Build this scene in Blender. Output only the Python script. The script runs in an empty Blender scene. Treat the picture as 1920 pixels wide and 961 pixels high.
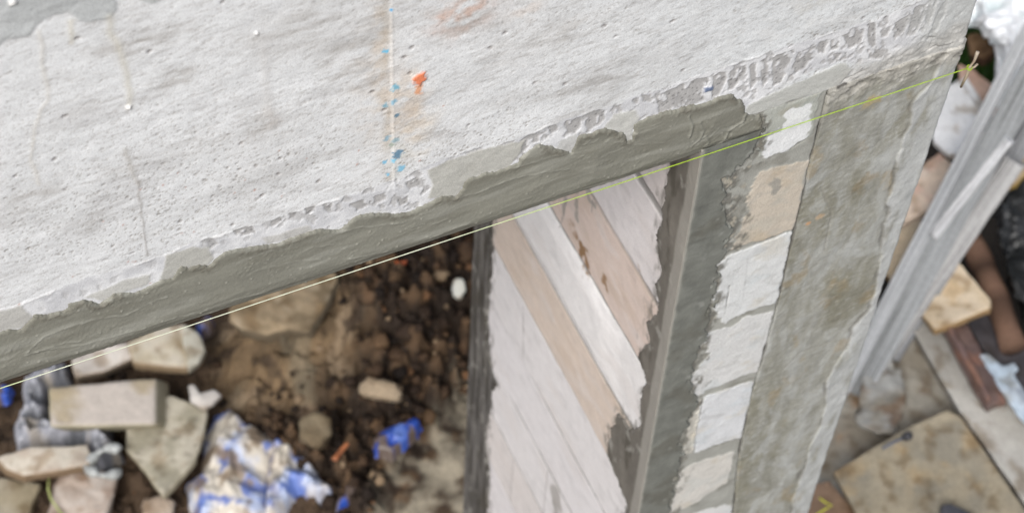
import bpy, bmesh, math, random
import numpy as np
from mathutils import Vector, Matrix

R = math.radians
sc = bpy.context.scene
COL = sc.collection
rng = random.Random(7)

# ------------------------------------------------------------------ camera, sky, sun, exposure
FPX = 3740.0                       # focal length in pixels of the 1920 wide photograph (a 70 mm lens)
Z0 = 2.60                          # height of the underside of the beam above the ground
def _n(v): return v/np.linalg.norm(v)
_Z = _n(np.array([180., 2820., FPX]))
_Y = np.array([-2850., 5146., -FPX]); _Y = _n(_Y-_Z*_Y.dot(_Z))
_X = np.cross(_Y, _Z)
RM = np.array([_X, _Y, _Z])
def ray(u, v): return RM@np.array([(u-960)/FPX, -(v-480.5)/FPX, -1.])
EYE = np.array([0, 0, Z0])-ray(1320, 278)*2.9

cam = bpy.data.cameras.new('camera'); camo = bpy.data.objects.new('camera', cam); COL.objects.link(camo)
mw = Matrix([list(RM[0])+[EYE[0]], list(RM[1])+[EYE[1]], list(RM[2])+[EYE[2]], [0, 0, 0, 1]])
camo.matrix_world = mw
cam.sensor_width = 36; cam.lens = FPX/1920*36
cam.clip_start = .05; cam.clip_end = 2000
cam.dof.use_dof = True; cam.dof.focus_distance = 2.72; cam.dof.aperture_fstop = 5.0
sc.camera = camo

world = bpy.data.worlds.new('World'); sc.world = world; world.use_nodes = True
wn, wl = world.node_tree.nodes, world.node_tree.links
wn.clear()
sky = wn.new('ShaderNodeTexSky'); sky.sky_type = 'NISHITA'; sky.sun_disc = False
SUN_EL, SUN_AZ = 48, 224           # azimuth in degrees from +Y clockwise: low light comes from the camera's left
sky.sun_elevation = R(SUN_EL); sky.sun_rotation = R(SUN_AZ)
sky.air_density = 1.0; sky.dust_density = 4.0; sky.ozone_density = 1.0
hs = wn.new('ShaderNodeHueSaturation'); hs.inputs['Saturation'].default_value = .42
bg = wn.new('ShaderNodeBackground'); bg.inputs['Strength'].default_value = .105
wo = wn.new('ShaderNodeOutputWorld')
wl.new(sky.outputs[0], hs.inputs['Color']); wl.new(hs.outputs[0], bg.inputs[0]); wl.new(bg.outputs[0], wo.inputs[0])

sun = bpy.data.lights.new('sun', 'SUN'); sun.energy = 1.5; sun.angle = R(24); sun.color = (1, .99, .975)
suno = bpy.data.objects.new('sun', sun); COL.objects.link(suno)
sd_ = Vector((math.sin(R(SUN_AZ))*math.cos(R(SUN_EL)), math.cos(R(SUN_AZ))*math.cos(R(SUN_EL)), math.sin(R(SUN_EL))))
suno.rotation_euler = sd_.to_track_quat('Z', 'Y').to_euler(); suno.location = (-3, -4, 8)

vs = sc.view_settings
vs.view_transform = 'Standard'; vs.look = 'None'; vs.exposure = 0.66; vs.gamma = 1; vs.use_curve_mapping = False

# ------------------------------------------------------------------ numeric helpers
_T = np.random.RandomState(3).rand(256)*2*np.pi
_GX, _GY = np.cos(_T), np.sin(_T)
def _h(ix, iy, s):
    n = (ix*374761393+iy*668265263+s*974711) & 0xffffffff
    n = ((n ^ (n >> 13))*1274126177) & 0xffffffff
    return n ^ (n >> 16)
def noise(x, y, s=0):
    x = np.asarray(x, float); y = np.asarray(y, float); x, y = .83*x-.557*y+3.7, .557*x+.83*y-8.1
    ix = np.floor(x).astype(np.int64); iy = np.floor(y).astype(np.int64)
    fx, fy = x-ix, y-iy
    ux, uy = fx*fx*fx*(fx*(fx*6-15)+10), fy*fy*fy*(fy*(fy*6-15)+10)
    def g(a, b):
        k = _h(ix+a, iy+b, s) & 255
        return _GX[k]*(fx-a)+_GY[k]*(fy-b)
    a = g(0, 0); b = g(1, 0); c = g(0, 1); d = g(1, 1)
    return ((a+(b-a)*ux)*(1-uy)+(c+(d-c)*ux)*uy)*1.5
def fbm(x, y, o=4, s=0, g=.5):
    r = 0; a = 1; t = 0
    for k in range(o):
        r = r+a*noise(x*2**k+k*17.3, y*2**k-k*9.1, s+k); t += a; a *= g
    return r/t*1.4
def worley(x, y, s=0):
    ix = np.floor(x).astype(np.int64); iy = np.floor(y).astype(np.int64)
    b1 = np.full(np.shape(x), 9.); b2 = b1.copy(); cid = np.zeros(np.shape(x))
    for a in (-1, 0, 1):
        for b in (-1, 0, 1):
            k = _h(ix+a, iy+b, s)
            px = ix+a+(k & 1023)/1023.; py = iy+b+((k >> 10) & 1023)/1023.
            d = np.hypot(px-x, py-y)
            n = d < b1
            b2 = np.where(n, b1, np.minimum(b2, d)); cid = np.where(n, ((k >> 20) & 1023)/1023., cid); b1 = np.where(n, d, b1)
    return b1, b2, cid
def ss(a, b, x):
    t = np.clip((x-a)/(b-a), 0, 1); return t*t*(3-2*t)
def mix(a, b, t):
    t = np.asarray(t)[..., None]; return a*(1-t)+np.array(b)*t
def seg_dist(x, y, pts, closed=False, pad=None):
    d = np.full(np.shape(x), 9.)
    P = list(pts)+([pts[0]] if closed else [])
    for (ax, ay), (bx, by) in zip(P[:-1], P[1:]):
        dx, dy = bx-ax, by-ay
        if pad is None:
            t = np.clip(((x-ax)*dx+(y-ay)*dy)/(dx*dx+dy*dy+1e-12), 0, 1)
            d = np.minimum(d, np.hypot(x-ax-t*dx, y-ay-t*dy))
        else:
            m = (x > min(ax, bx)-pad) & (x < max(ax, bx)+pad) & (y > min(ay, by)-pad) & (y < max(ay, by)+pad)
            xm, ym = x[m], y[m]
            t = np.clip(((xm-ax)*dx+(ym-ay)*dy)/(dx*dx+dy*dy+1e-12), 0, 1)
            d[m] = np.minimum(d[m], np.hypot(xm-ax-t*dx, ym-ay-t*dy))
    return d
def sdf(x, y, poly):                       # > 0 inside
    ins = np.zeros(np.shape(x), bool)
    n = len(poly)
    for i in range(n):
        ax, ay = poly[i]; bx, by = poly[(i+1) % n]
        c = ((ay > y) != (by > y)) & (x < (bx-ax)*(y-ay)/((by-ay) if by != ay else 1e-12)+ax)
        ins ^= c
    d = seg_dist(x, y, poly, True)
    return np.where(ins, d, -d)
def line(x, y, pts, w): return np.exp(-(seg_dist(x, y, pts, pad=4*w+.001)/w)**2)
def onp(u, v, ax, val):
    r = ray(u, v); return EYE+r*((val-EYE[ax])/r[ax])
def F(*uv): return [(lambda p: (p[0], p[2]-Z0))(onp(u, v, 1, 0)) for u, v in uv]     # traced outline -> facade plane (x, height over the lintel)
def S(*uv): return [(lambda p: (p[1], p[2]-Z0))(onp(u, v, 0, 0)) for u, v in uv]     # -> side face of the block wall (depth, height)
def G(u, v, z=0.): return Vector(onp(u, v, 2, z))                                      # -> a horizontal level
def steps(*segs):
    out = []
    for a, b, d in segs:
        n = max(1, int(round((b-a)/d))); out += [a+(b-a)*i/n for i in range(n)]
    return np.array(out+[segs[-1][1]])

# ------------------------------------------------------------------ materials
def mat(name, vc=True, c1=(.5, .5, .5), c2=None, scale=8, rough=.85, bump=.25, bscale=300, grain=.12, gscale=400, metallic=0, spec=.3, stretch=(1, 1, 1), alpha=None, trans=0, coat=0):
    m = bpy.data.materials.new(name); m.use_nodes = True
    N, L = m.node_tree.nodes, m.node_tree.links
    b = N['Principled BSDF']
    tc = N.new('ShaderNodeTexCoord'); mp = N.new('ShaderNodeMapping'); mp.inputs['Scale'].default_value = stretch
    L.new(tc.outputs['Object'], mp.inputs[0])
    if vc:
        at = N.new('ShaderNodeAttribute'); at.attribute_name = 'Col'; base = at.outputs['Color']
    else:
        nz = N.new('ShaderNodeTexNoise'); nz.inputs['Scale'].default_value = scale; nz.inputs['Detail'].default_value = 8; nz.inputs['Roughness'].default_value = .65
        L.new(mp.outputs[0], nz.inputs[0])
        rp = N.new('ShaderNodeValToRGB'); rp.color_ramp.elements[0].position = .38; rp.color_ramp.elements[1].position = .62
        rp.color_ramp.elements[0].color = (*c1, 1); rp.color_ramp.elements[1].color = (*(c2 or c1), 1)
        L.new(nz.outputs['Fac'], rp.inputs[0]); base = rp.outputs[0]
    n2 = N.new('ShaderNodeTexNoise'); n2.inputs['Scale'].default_value = gscale; n2.inputs['Detail'].default_value = 4
    L.new(mp.outputs[0], n2.inputs[0])
    mr = N.new('ShaderNodeMapRange'); mr.inputs[1].default_value = .3; mr.inputs[2].default_value = .7
    mr.inputs[3].default_value = 1-grain; mr.inputs[4].default_value = 1+grain
    L.new(n2.outputs['Fac'], mr.inputs[0])
    mx = N.new('ShaderNodeMix'); mx.data_type = 'RGBA'; mx.blend_type = 'MULTIPLY'; mx.inputs['Factor'].default_value = 1
    L.new(base, mx.inputs['A']); L.new(mr.outputs[0], mx.inputs['B']); L.new(mx.outputs['Result'], b.inputs['Base Color'])
    n3 = N.new('ShaderNodeTexNoise'); n3.inputs['Scale'].default_value = bscale; n3.inputs['Detail'].default_value = 5
    L.new(mp.outputs[0], n3.inputs[0])
    bp = N.new('ShaderNodeBump'); bp.inputs['Strength'].default_value = bump; bp.inputs['Distance'].default_value = .6/bscale
    L.new(n3.outputs['Fac'], bp.inputs['Height']); L.new(bp.outputs[0], b.inputs['Normal'])
    b.inputs['Roughness'].default_value = rough; b.inputs['Metallic'].default_value = metallic
    b.inputs['Specular IOR Level'].default_value = spec
    if trans: b.inputs['Transmission Weight'].default_value = trans
    if alpha: b.inputs['Alpha'].default_value = alpha
    return m
M = dict(
    concrete=mat('smooth_concrete', bump=.25, bscale=420, grain=.13, gscale=550, rough=.9, spec=.15),
    mortar=mat('fresh_mortar', bump=.30, bscale=650, grain=.10, gscale=900, rough=.62, spec=.3),
    block=mat('aerated_block', bump=.5, bscale=350, grain=.09, gscale=500, rough=.95, spec=.1),
    soil=mat('soil', bump=.8, bscale=120, grain=.22, gscale=180, rough=.8, spec=.25),
    debris=mat('debris', bump=.5, bscale=120, grain=.12, gscale=160, rough=.9, spec=.2),
    plastic=mat('crumpled_plastic', bump=.2, bscale=60, grain=.06, gscale=90, rough=.42, spec=.5),
    metal=mat('painted_metal', bump=.2, bscale=80, grain=.15, gscale=90, rough=.55, spec=.5),
    wood=mat('wood', bump=.5, bscale=120, grain=.15, gscale=140, rough=.85, spec=.2),
    twine=mat('lime_twine', bump=.2, bscale=900, grain=.03, rough=.5),
)

# ------------------------------------------------------------------ mesh helpers
def mesh(name, V, Fc, m, parent=None, cols=None, smooth=True, link=True):
    me = bpy.data.meshes.new(name)
    V = np.asarray(V, np.float32); Fc = np.asarray(Fc, np.int32)
    me.vertices.add(len(V)); me.vertices.foreach_set('co', V.ravel())
    k = Fc.shape[1]
    me.loops.add(Fc.size); me.loops.foreach_set('vertex_index', Fc.ravel())
    me.polygons.add(len(Fc)); me.polygons.foreach_set('loop_start', np.arange(0, Fc.size, k, dtype=np.int32))
    me.update(calc_edges=True)
    me.polygons.foreach_set('use_smooth', np.full(len(Fc), smooth))
    if cols is not None: setcol(me, cols)
    me.materials.append(m); me.validate()
    o = bpy.data.objects.new(name, me); COL.objects.link(o); o.parent = parent
    return o
def setcol(me, cols):
    cols = np.asarray(cols, np.float32).reshape(-1, 3)
    a = me.color_attributes.new('Col', 'FLOAT_COLOR', 'POINT')
    a.data.foreach_set('color', np.hstack([np.clip(cols, 0, 1), np.ones((len(cols), 1), np.float32)]).ravel())
def grid(name, P, C, m, parent=None, keep=None, flip=False, skirt=None, tuck=None):
    """P (a,b,3) points, C (a,b,3) colours; keep: which vertices count; skirt: (axis, value) closes the border backwards"""
    if skirt is not None:
        ax, val = skirt
        P = np.pad(P, ((1, 1), (1, 1), (0, 0)), 'edge'); C = np.pad(C, ((1, 1), (1, 1), (0, 0)), 'edge')
        for sl in ((0, slice(None)), (-1, slice(None)), (slice(None), 0), (slice(None), -1)): P[sl][..., ax] = val
        if tuck is not None: P[0, :, tuck] = .012
        if keep is not None: keep = np.pad(keep, 1, 'edge')
    a, b = P.shape[:2]
    idx = np.arange(a*b).reshape(a, b)
    q = np.stack([idx[:-1, :-1], idx[1:, :-1], idx[1:, 1:], idx[:-1, 1:]], -1)
    if flip: q = q[..., ::-1]
    q = q.reshape(-1, 4)
    V = P.reshape(-1, 3); C = C.reshape(-1, 3)
    if keep is not None:
        k = keep.ravel(); q = q[k[q].any(1)]
        used = np.unique(q); re = np.full(a*b, -1); re[used] = np.arange(len(used)); q = re[q]; V = V[used]; C = C[used]
    return mesh(name, V, q, m, parent, C)
def tag(o, label=None, cat=None, group=None, kind=None):
    if label: o['label'] = label
    if cat: o['category'] = cat
    if group: o['group'] = group
    if kind or cat: o['kind'] = kind or 'thing'
    return o
def empty(name, loc): 
    o = bpy.data.objects.new(name, None); COL.objects.link(o); o.location = loc; o.empty_display_size = .05; return o
def box(name, lo, hi, m, parent=None, col=(.4, .4, .4)):
    V = [(x, y, z) for x in (lo[0], hi[0]) for y in (lo[1], hi[1]) for z in (lo[2], hi[2])]
    Fc = [(0, 1, 3, 2), (4, 6, 7, 5), (0, 4, 5, 1), (2, 3, 7, 6), (0, 2, 6, 4), (1, 5, 7, 3)]
    return mesh(name, V, Fc, m, parent, [col]*8, smooth=False)

CONC = np.array((.69, .70, .705)); MORT = np.array((.208, .205, .172))
# ================================================================== THE BEAM
beam = empty('concrete_beam', (0, 0, 0))
tag(beam, 'long pale pitted concrete beam with drip marks and grey mortar along its lower edge', 'beam')

TOP_MORTAR = [(0, 622), (15, 616), (40, 615), (59, 595), (67, 588), (87, 591), (105, 584), (125, 581), (131, 569), (156, 561), (187, 569), (212, 550), (232, 546), (250, 550), (281, 534),
    (300, 525), (322, 519), (340, 497), (353, 501), (372, 495), (390, 497), (403, 484), (422, 472), (440, 467), (480, 462), (520, 455), (545, 446), (560, 440), (590, 430), (630, 430), (650, 422), (665, 407), (700, 398), (740, 400),
    (770, 395), (790, 385), (825, 368), (855, 367), (868, 350), (875, 335), (910, 322), (945, 315), (970, 305), (985, 285), (1010, 270), (1040, 277), (1070, 285), (1078, 268), (1085, 255), (1130, 240),
    (1140, 240), (1158, 246), (1170, 252), (1176, 262), (1183, 261), (1186, 245), (1190, 232), (1215, 220), (1255, 207), (1280, 202), (1325, 193), (1345, 182), (1370, 176), (1392, 190), (1396, 208),
    (1402, 214), (1425, 214), (1428, 240), (1424, 262), (1385, 268), (1345, 277)]
UP_DRIP = [(0, 580), (40, 566), (103, 540), (187, 516), (262, 491), (310, 478), (359, 459), (440, 431), (540, 400), (640, 370), (735, 337), (810, 305), (880, 282), (985, 255), (1055, 222), (1120, 205), (1195, 180),
    (1280, 152), (1340, 135), (1405, 110), (1490, 85), (1560, 65), (1630, 40), (1710, 10), (1755, -12), (1790, -20)]
LO_DRIP = [(1396, 208), (1440, 178), (1470, 155), (1520, 136), (1575, 116), (1630, 117), (1705, 100), (1765, 72), (1790, -20)]
mp = F(*TOP_MORTAR); mpoly = [(-1.75, mp[0][1]-.01)]+mp+[(.02, -.05), (-1.75, -.05)]
dpoly = [(-1.75, F((0, 580))[0][1])]+F(*UP_DRIP)+F(*LO_DRIP)[::-1]+F(*[p for p in TOP_MORTAR if p[0] < 1393])[::-1]+[(-1.75, mp[0][1])]

def rel_streak(x, z, s):      # brushed or rained streaks that run along the beam
    return fbm(x*9+z*2, z*70-x*3, 4, s)

def beam_field(x, z):
    C = np.broadcast_to(CONC, x.shape+(3,)).copy()
    h = .0010*fbm(x*14, z*22, 3, 1)+.00012*fbm(x*70, z*120, 3, 2)
    st = rel_streak(x, z, 5); st2 = fbm(x*30+z*8, z*190-x*12, 3, 6)
    C *= (1+.03*fbm(x*3, z*5, 3, 8)+.06*st+.035*st2)[..., None]
    # broad weather stains, brownish grey, drawn out along the board marks
    b = ss(.10, .75, fbm(x*3.2+4, z*8, 5, 21)+.45*st)
    C = mix(C, C*np.array((.74, .725, .71)), .8*b)
    b = ss(.15, .7, fbm(x*6+9, z*15, 4, 25)+.45*fbm(x*26+z*6, z*130-x*10, 4, 26))
    C = mix(C, C*np.array((.80, .79, .785)), .7*b)
    for (u, v, ru, rv, k) in ((262, 78, .045, .016, .8), (330, 150, .03, .016, .7), (250, 85, .03, .012, .6), (560, 45, .05, .03, .6), (520, 60, .06, .02, .5), (500, 230, .022, .03, .7), (660, 120, .04, .045, .6), (60, 372, .035, .018, .6), (175, 415, .02, .02, .5),
                              (980, 85, .045, .025, .8), (885, 50, .05, .02, .6), (1060, 60, .05, .02, .6), (150, 205, .03, .01, .4), (480, 250, .05, .02, .5), (700, 25, .04, .02, .5), (1120, 150, .06, .02, .4), (290, 300, .08, .02, .35)):
        (cx, cz), = F((u, v)); g = np.exp(-((x-cx)/ru)**2-((z-cz+.2*(x-cx)*0)/rv)**2)
        g = np.clip(g*(.7+2.2*fbm(x*22, z*75, 5, int(u)+7)), 0, 1); C = mix(C, C*np.array((.66, .63, .60)), k*g)
    C = mix(C, np.array((.66, .665, .665)), .5*ss(.1, .5, fbm(x*5+2, z*9+8, 5, 41)))
    fine = fbm(x*130+z*20, z*330-x*40, 3, 63); C *= (1+.085*fine)[..., None]; h += .00010*fine*ss(-.9, .1, x)
    dsh = ss(.22, .5, fbm(x*38+z*10, z*190-x*30, 4, 64)+.2*fbm(x*6, z*9, 3, 65)); C = mix(C, C*np.array((.76, .74, .72)), .6*dsh); h -= .00014*dsh
    # specks and air holes
    dens = .4+.6*ss(-.3, .4, fbm(x*3+7, z*4, 3, 61))*(1.2-ss(.1, .5, z))
    q1, q2 = x+.002*noise(x*90, z*90, 3), z+.002*noise(x*90, z*90, 4)
    d1, d2, cid = worley(q1*85, q2*125, 9)
    rr = .05+.24*cid**4
    pit = (1-ss(rr*.5, rr, d1))*(cid > .66)*dens
    C = mix(C, C*np.array((.48, .45, .42)), np.clip(pit, 0, 1)*1.); h -= .0010*pit
    d1, d2, cid = worley(q1*230, q2*290, 19)
    pit2 = (1-ss(.12, .36, d1))*(cid > .66)*dens
    C = mix(C, C*np.array((.48, .44, .40)), np.clip(pit2, 0, 1)*.9); h -= .0004*pit2
    d1, d2, cid = worley(q1*15, q2*19, 29)
    big = (1-ss(.03, .065+.03*noise(x*60, z*60, 4), d1))*(cid > .70)
    C = mix(C, np.array((.24, .22, .21)), np.clip(big, 0, 1)*.8); h -= .0015*big
    d1, d2, cid = worley(q1*45+3, q2*45, 39)
    red = (1-ss(.03, .09, d1))*(cid > .9)*(z < .30)*(x < -.4)
    C = mix(C, np.array((.42, .15, .08)), np.clip(red, 0, 1)*.7)
    # rough scabby texture towards the right part
    rg = ss(-.35, .15, x)
    sc_ = fbm(x*55+z*20, z*80, 4, 71)
    h += (.15+.85*rg)*((.00060*np.abs(sc_))+.00015*np.abs(fbm(x*150, z*170, 2, 77)))
    C = mix(C, C*np.array((.90, .915, .92)), .8*rg)
    C = mix(C, C*.82, .7*rg*ss(.2, .55, sc_))
    C = mix(C, np.array((.64, .645, .64)), .5*rg*ss(.05, .5, fbm(x*24, z*44, 4, 78)))
    # formwork joint: a fine raised line, dirt on its left
    jx = F((733, 0), (735, 150), (739, 390))
    j = line(x, z, jx, .0012)*ss(-.6, -.1, noise(x*3, z*25, 18))
    up = ss(.085, .10, z)
    h += .0008*j*up; C = mix(C, np.array((.70, .69, .67)), .55*j*up)
    jl = line(x, z, [(a-.007, b_) for a, b_ in jx], .006)*ss(-.3, .3, fbm(x*40, z*20, 4, 19)); C = mix(C, C*np.array((.84, .79, .72)), .7*jl*up)
    h += .0009*ss(-.486, -.484, x)*(1-ss(-.30, -.1, x))
    # tan stains round the joint, the orange lump, blue paint specks
    for (u, v, ru, rv, c, k) in ((765, 185, .022, .05, (.56, .43, .30), .55), (715, 110, .012, .13, (.55, .45, .34), .5), (700, 170, .03, .1, (.56, .48, .40), .35), (770, 235, .03, .035, (.62, .50, .36), .5), (790, 275, .02, .02, (.62, .54, .43), .35),
                                 (868, 25, .035, .028, (.50, .32, .24), .9), (985, 15, .02, .02, (.60, .47, .38), .35), (745, 300, .012, .03, (.44, .43, .36), .5), (1530, 0, .03, .02, (.55, .5, .42), .3)):
        (cx, cz), = F((u, v))
        g = np.exp(-((x-cx)/ru)**2-((z-cz)/rv)**2)
        g = np.clip(g*(.9+2.2*fbm(x*40, z*50, 5, int(u))), 0, 1)
        C = mix(C, C*(np.array(c)/.62)**1.0, .75*k*g)
    (ox, oz), = F((785, 146))
    g = ss(.0105, .0065, np.hypot(x-ox, (z-oz)*.85)+.0055*fbm(x*130, z*130, 3, 5)); C = mix(C, np.array((.72, .18, .055)), .9*g); h += .0025*g
    g = .8*ss(.012, .003, np.hypot((x-ox)*1.5, (z-oz+.020)*.75)+.006*fbm(x*160, z*160, 3, 6)); C = mix(C, np.array((.66, .28, .12)), g)
    for (u, v, r, c) in ((723, 96, .005, (.13, .50, .74)), (741, 163, .0065, (.16, .42, .55)), (722, 198, .005, (.22, .42, .52)), (738, 190, .006, (.26, .46, .58)), (742, 215, .004, (.1, .2, .28)),
                         (727, 258, .006, (.28, .42, .5)), (742, 262, .006, (.3, .42, .46)), (746, 287, .0095, (.10, .22, .33)), (738, 300, .005, (.2, .55, .75)), (751, 315, .008, (.22, .50, .68)), (720, 303, .005, (.2, .5, .7)),
                         (727, 326, .004, (.2, .5, .7)), (734, 272, .005, (.3, .35, .3)), (733, 18, .003, (.1, .4, .7)), (1328, 165, .0, (0, 0, 0))):
        if r == 0: continue
        (cx, cz), = F((u, v))
        g = ss(r, r*.55, np.hypot((x-cx)*1.0, z-cz)+.8*r*fbm(x*170, z*170, 3, u)); C = mix(C, np.array(c), .9*g)
    # old grey mortar smeared on the upper left
    pp = [(-1.75, .80)]+F((-60, 95), (0, 84), (22, 72), (55, 62), (85, 42), (100, 26), (125, 24), (140, 30), (145, 40), (180, 36), (205, 32), (214, 20), (222, -10))+[(-.6, .80)]
    sm = sdf(x, z, pp)+.006*fbm(x*40, z*40, 4, 51)
    t = ss(-.003, .003, sm)
    C = mix(C, np.array((.45, .465, .465))*(1+.12*fbm(x*12, z*25, 4, 52))[..., None], t); h += .0010*t+.0006*t*fbm(x*40, z*60, 3, 53)
    pp = F((248, -12), (262, 2), (285, 8), (300, 4), (330, -12)); t = ss(-.001, .002, sdf(x, z, pp)+.003*fbm(x*60, z*60, 3, 55)); C = mix(C, np.array((.45, .465, .46)), t)
    # run marks and cracks
    for pts, w, c, k in ((((72, 60), (78, 85), (80, 120), (88, 160), (91, 185), (78, 205), (66, 240), (60, 270), (60, 300), (74, 345)), .0030, (.60, .58, .54), .6),
                         (((205, 30), (205, 60), (226, 90), (235, 130), (240, 160), (246, 180), (243, 200)), .0045, (.58, .56, .50), .7), (((132, 40), (134, 80)), .004, (.60, .57, .49), .6),
                         (((235, 280), (240, 300), (250, 320), (260, 345)), .0035, (.42, .40, .37), .6), (((258, 340), (265, 400), (272, 440), (276, 478)), .0013, (.34, .32, .30), .7),
                         (((495, 90), (498, 150), (505, 190), (510, 240)), .006, (.54, .52, .50), .3), (((500, 205), (512, 218), (518, 230)), .008, (.47, .44, .41), .35)):
        q = F(*pts); wob = [(a+.001*math.sin(i*2.1), b_) for i, (a, b_) in enumerate(q)]
        g = line(x+.0015*noise(x*60, z*60, 3), z, wob, w); C = mix(C, np.array(c), k*g)
        h += .0004*g
    for u, v, r in ((241, 201, .0045), (481, 61, .0026), (22, 2, .006), (395, 240, 0)):
        if r:
            (cx, cz), = F((u, v)); g = ss(r, r*.4, np.hypot(x-cx, z-cz)+.3*r*noise(x*150, z*150, 2)); C = mix(C, np.array((.80, .79, .77)), g); h += .003*g
    # --- drip band over the mortar
    dd = sdf(x, z, dpoly)+.0075*fbm(x*17, z*30, 5, 81)+.002*fbm(x*70, z*70, 3, 83)+.0012*fbm(x*150, z*150, 2, 82)
    inb = ss(-.0010, .0010, dd)
    dtop = seg_dist(x, z, F(*UP_DRIP))
    left = 1-ss(-.72, -.50, x); mid = ss(-.47, -.44, x)*(1-ss(-.40, -.37, x))
    POCK = [((975, 262), (989, 253), (1010, 251), (1012, 266), (996, 269), (984, 283), (975, 288)), ((1025, 238), (1045, 232), (1046, 244), (1036, 252), (1029, 247)), ((1059, 228), (1090, 219), (1088, 240), (1078, 250), (1062, 251)),
            ((1097, 213), (1115, 205), (1135, 205), (1134, 225), (1120, 237), (1099, 247)), ((1153, 200), (1167, 194), (1169, 208), (1158, 214)), ((1186, 185), (1199, 182), (1197, 194), (1187, 194)), ((1203, 178), (1221, 178), (1222, 192), (1205, 193)),
            ((1230, 180), (1256, 169), (1280, 157), (1303, 149), (1329, 144), (1330, 154), (1317, 170), (1322, 187), (1303, 197), (1268, 205), (1234, 213)), ((1337, 142), (1350, 136), (1363, 136), (1362, 152), (1346, 180), (1335, 184)),
            ((1369, 133), (1397, 123), (1400, 138), (1387, 152), (1375, 168), (1364, 170)), ((1405, 121), (1417, 117), (1419, 155), (1407, 168)), ((1425, 115), (1440, 108), (1442, 148), (1430, 165)), ((1447, 108), (1490, 92), (1481, 122), (1464, 155), (1449, 163)),
            ((1495, 100), (1530, 84), (1530, 102), (1508, 128), (1478, 148)), ((1535, 80), (1551, 75), (1546, 100), (1535, 100)), ((1557, 74), (1573, 70), (1572, 92), (1558, 94)), ((1580, 66), (1621, 54), (1616, 80), (1592, 94)), ((1627, 46), (1642, 44), (1643, 86), (1637, 97), (1627, 78)),
            ((1650, 58), (1671, 54), (1668, 68), (1652, 71)), ((1678, 42), (1707, 26), (1697, 58), (1676, 77)), ((1714, 13), (1738, 8), (1731, 36), (1716, 66), (1698, 68), (1708, 38)), ((1744, 8), (1760, -6), (1749, 30), (1737, 62), (1727, 60)), ((1764, 10), (1782, -6), (1772, 30), (1750, 66), (1741, 66)),
            ((1625, 93), (1660, 94), (1654, 110), (1630, 111)), ((1560, 103), (1585, 98), (1590, 110), (1570, 118)), ((374, 452), (388, 446), (402, 447), (411, 457), (395, 466), (378, 462)), ((435, 431), (452, 424), (476, 423), (480, 437), (445, 443)), ((505, 411), (525, 404), (531, 415), (510, 426)),
            ((538, 400), (556, 394), (556, 406), (540, 412)), ((570, 389), (590, 384), (590, 396), (575, 402)), ((603, 383), (620, 379), (630, 391), (615, 401)), ((655, 382), (680, 374), (690, 386), (668, 396)), ((700, 368), (722, 360), (724, 374), (704, 382)), ((758, 342), (785, 331), (790, 346), (768, 356)), ((745, 372), (765, 366), (765, 380), (748, 386)),
            ((116, 547), (131, 549), (128, 561), (117, 559)), ((181, 533), (193, 535), (190, 547), (180, 544)), ((148, 541), (166, 545), (160, 556), (148, 556)), ((266, 492), (294, 487), (292, 503), (272, 502)), ((205, 520), (224, 514), (220, 528), (206, 532)), ((70, 578), (82, 574), (84, 582), (74, 585))]
    pd = np.full(x.shape, -1.)
    wq1, wq2 = x+.0018*noise(x*90, z*90, 301), z+.0018*noise(x*90, z*90, 302)
    for q in POCK:
        q = F(*q); x0_, x1_ = min(p[0] for p in q)-.01, max(p[0] for p in q)+.01; z0_, z1_ = min(p[1] for p in q)-.01, max(p[1] for p in q)+.01
        m_ = (x > x0_) & (x < x1_) & (z > z0_) & (z < z1_)
        pd[m_] = np.maximum(pd[m_], sdf(wq1[m_], wq2[m_], q))
    ctr = 1-ss(-.0004, .0012, pd+.0012*noise(x*160, z*160, 303))
    ctr = ctr+(1-ctr)*.6*(1-ss(-.80, -.70, x))
    lace = fbm(x*38, z*46, 4, 94)
    ctr = np.minimum(ctr, 1-.75*ss(.16, .30, fbm(x*50, z*50, 4, 304))*ss(-.95, -.5, x))
    ctr = np.maximum(ctr, .8*ss(.30, .42, fbm(x*70, z*40, 3, 305)))
    mot = ss(-.15, .2, fbm(x*16, z*22, 4, 96))
    pocket = np.array((.395, .388, .382))*(1+.18*fbm(x*30, z*30, 4, 97)+.08*fbm(x*130, z*130, 2, 99))[..., None]
    d1, d2, cid = worley(x*170, z*190, 49); pores = (1-ss(.10, .42, d1))*(cid > .74)
    pocket = mix(pocket, pocket*.36, pores*.9)
    drip = mix(np.broadcast_to(np.array((.56, .565, .58)), C.shape), (.67, .675, .685), mot)
    drip = drip*(1+.06*fbm(x*60, z*60, 3, 98))[..., None]
    band = pocket*(1-ctr[..., None])+drip*ctr[..., None]
    C = C*(1-inb[..., None])+band*inb[..., None]
    h = h*(1-.5*inb)+inb*(-.0011*(1-ctr)+.0003*ctr-.0007*pores*(1-ctr)+.0004*ctr*np.abs(lace))
    rim = np.exp(-((dd-.0005)/.0016)**2)*ss(.05, .35, fbm(x*20, z*20, 3, 99)+.03)*(dtop < .014)
    h += .0011*rim; C = mix(C, np.array((.66, .66, .65)), .5*rim)
    sh = np.exp(-((dd-.0030)/.0016)**2)*(1-ctr)*(dtop < .02); C = mix(C, C*.8, .6*sh*inb)
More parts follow.
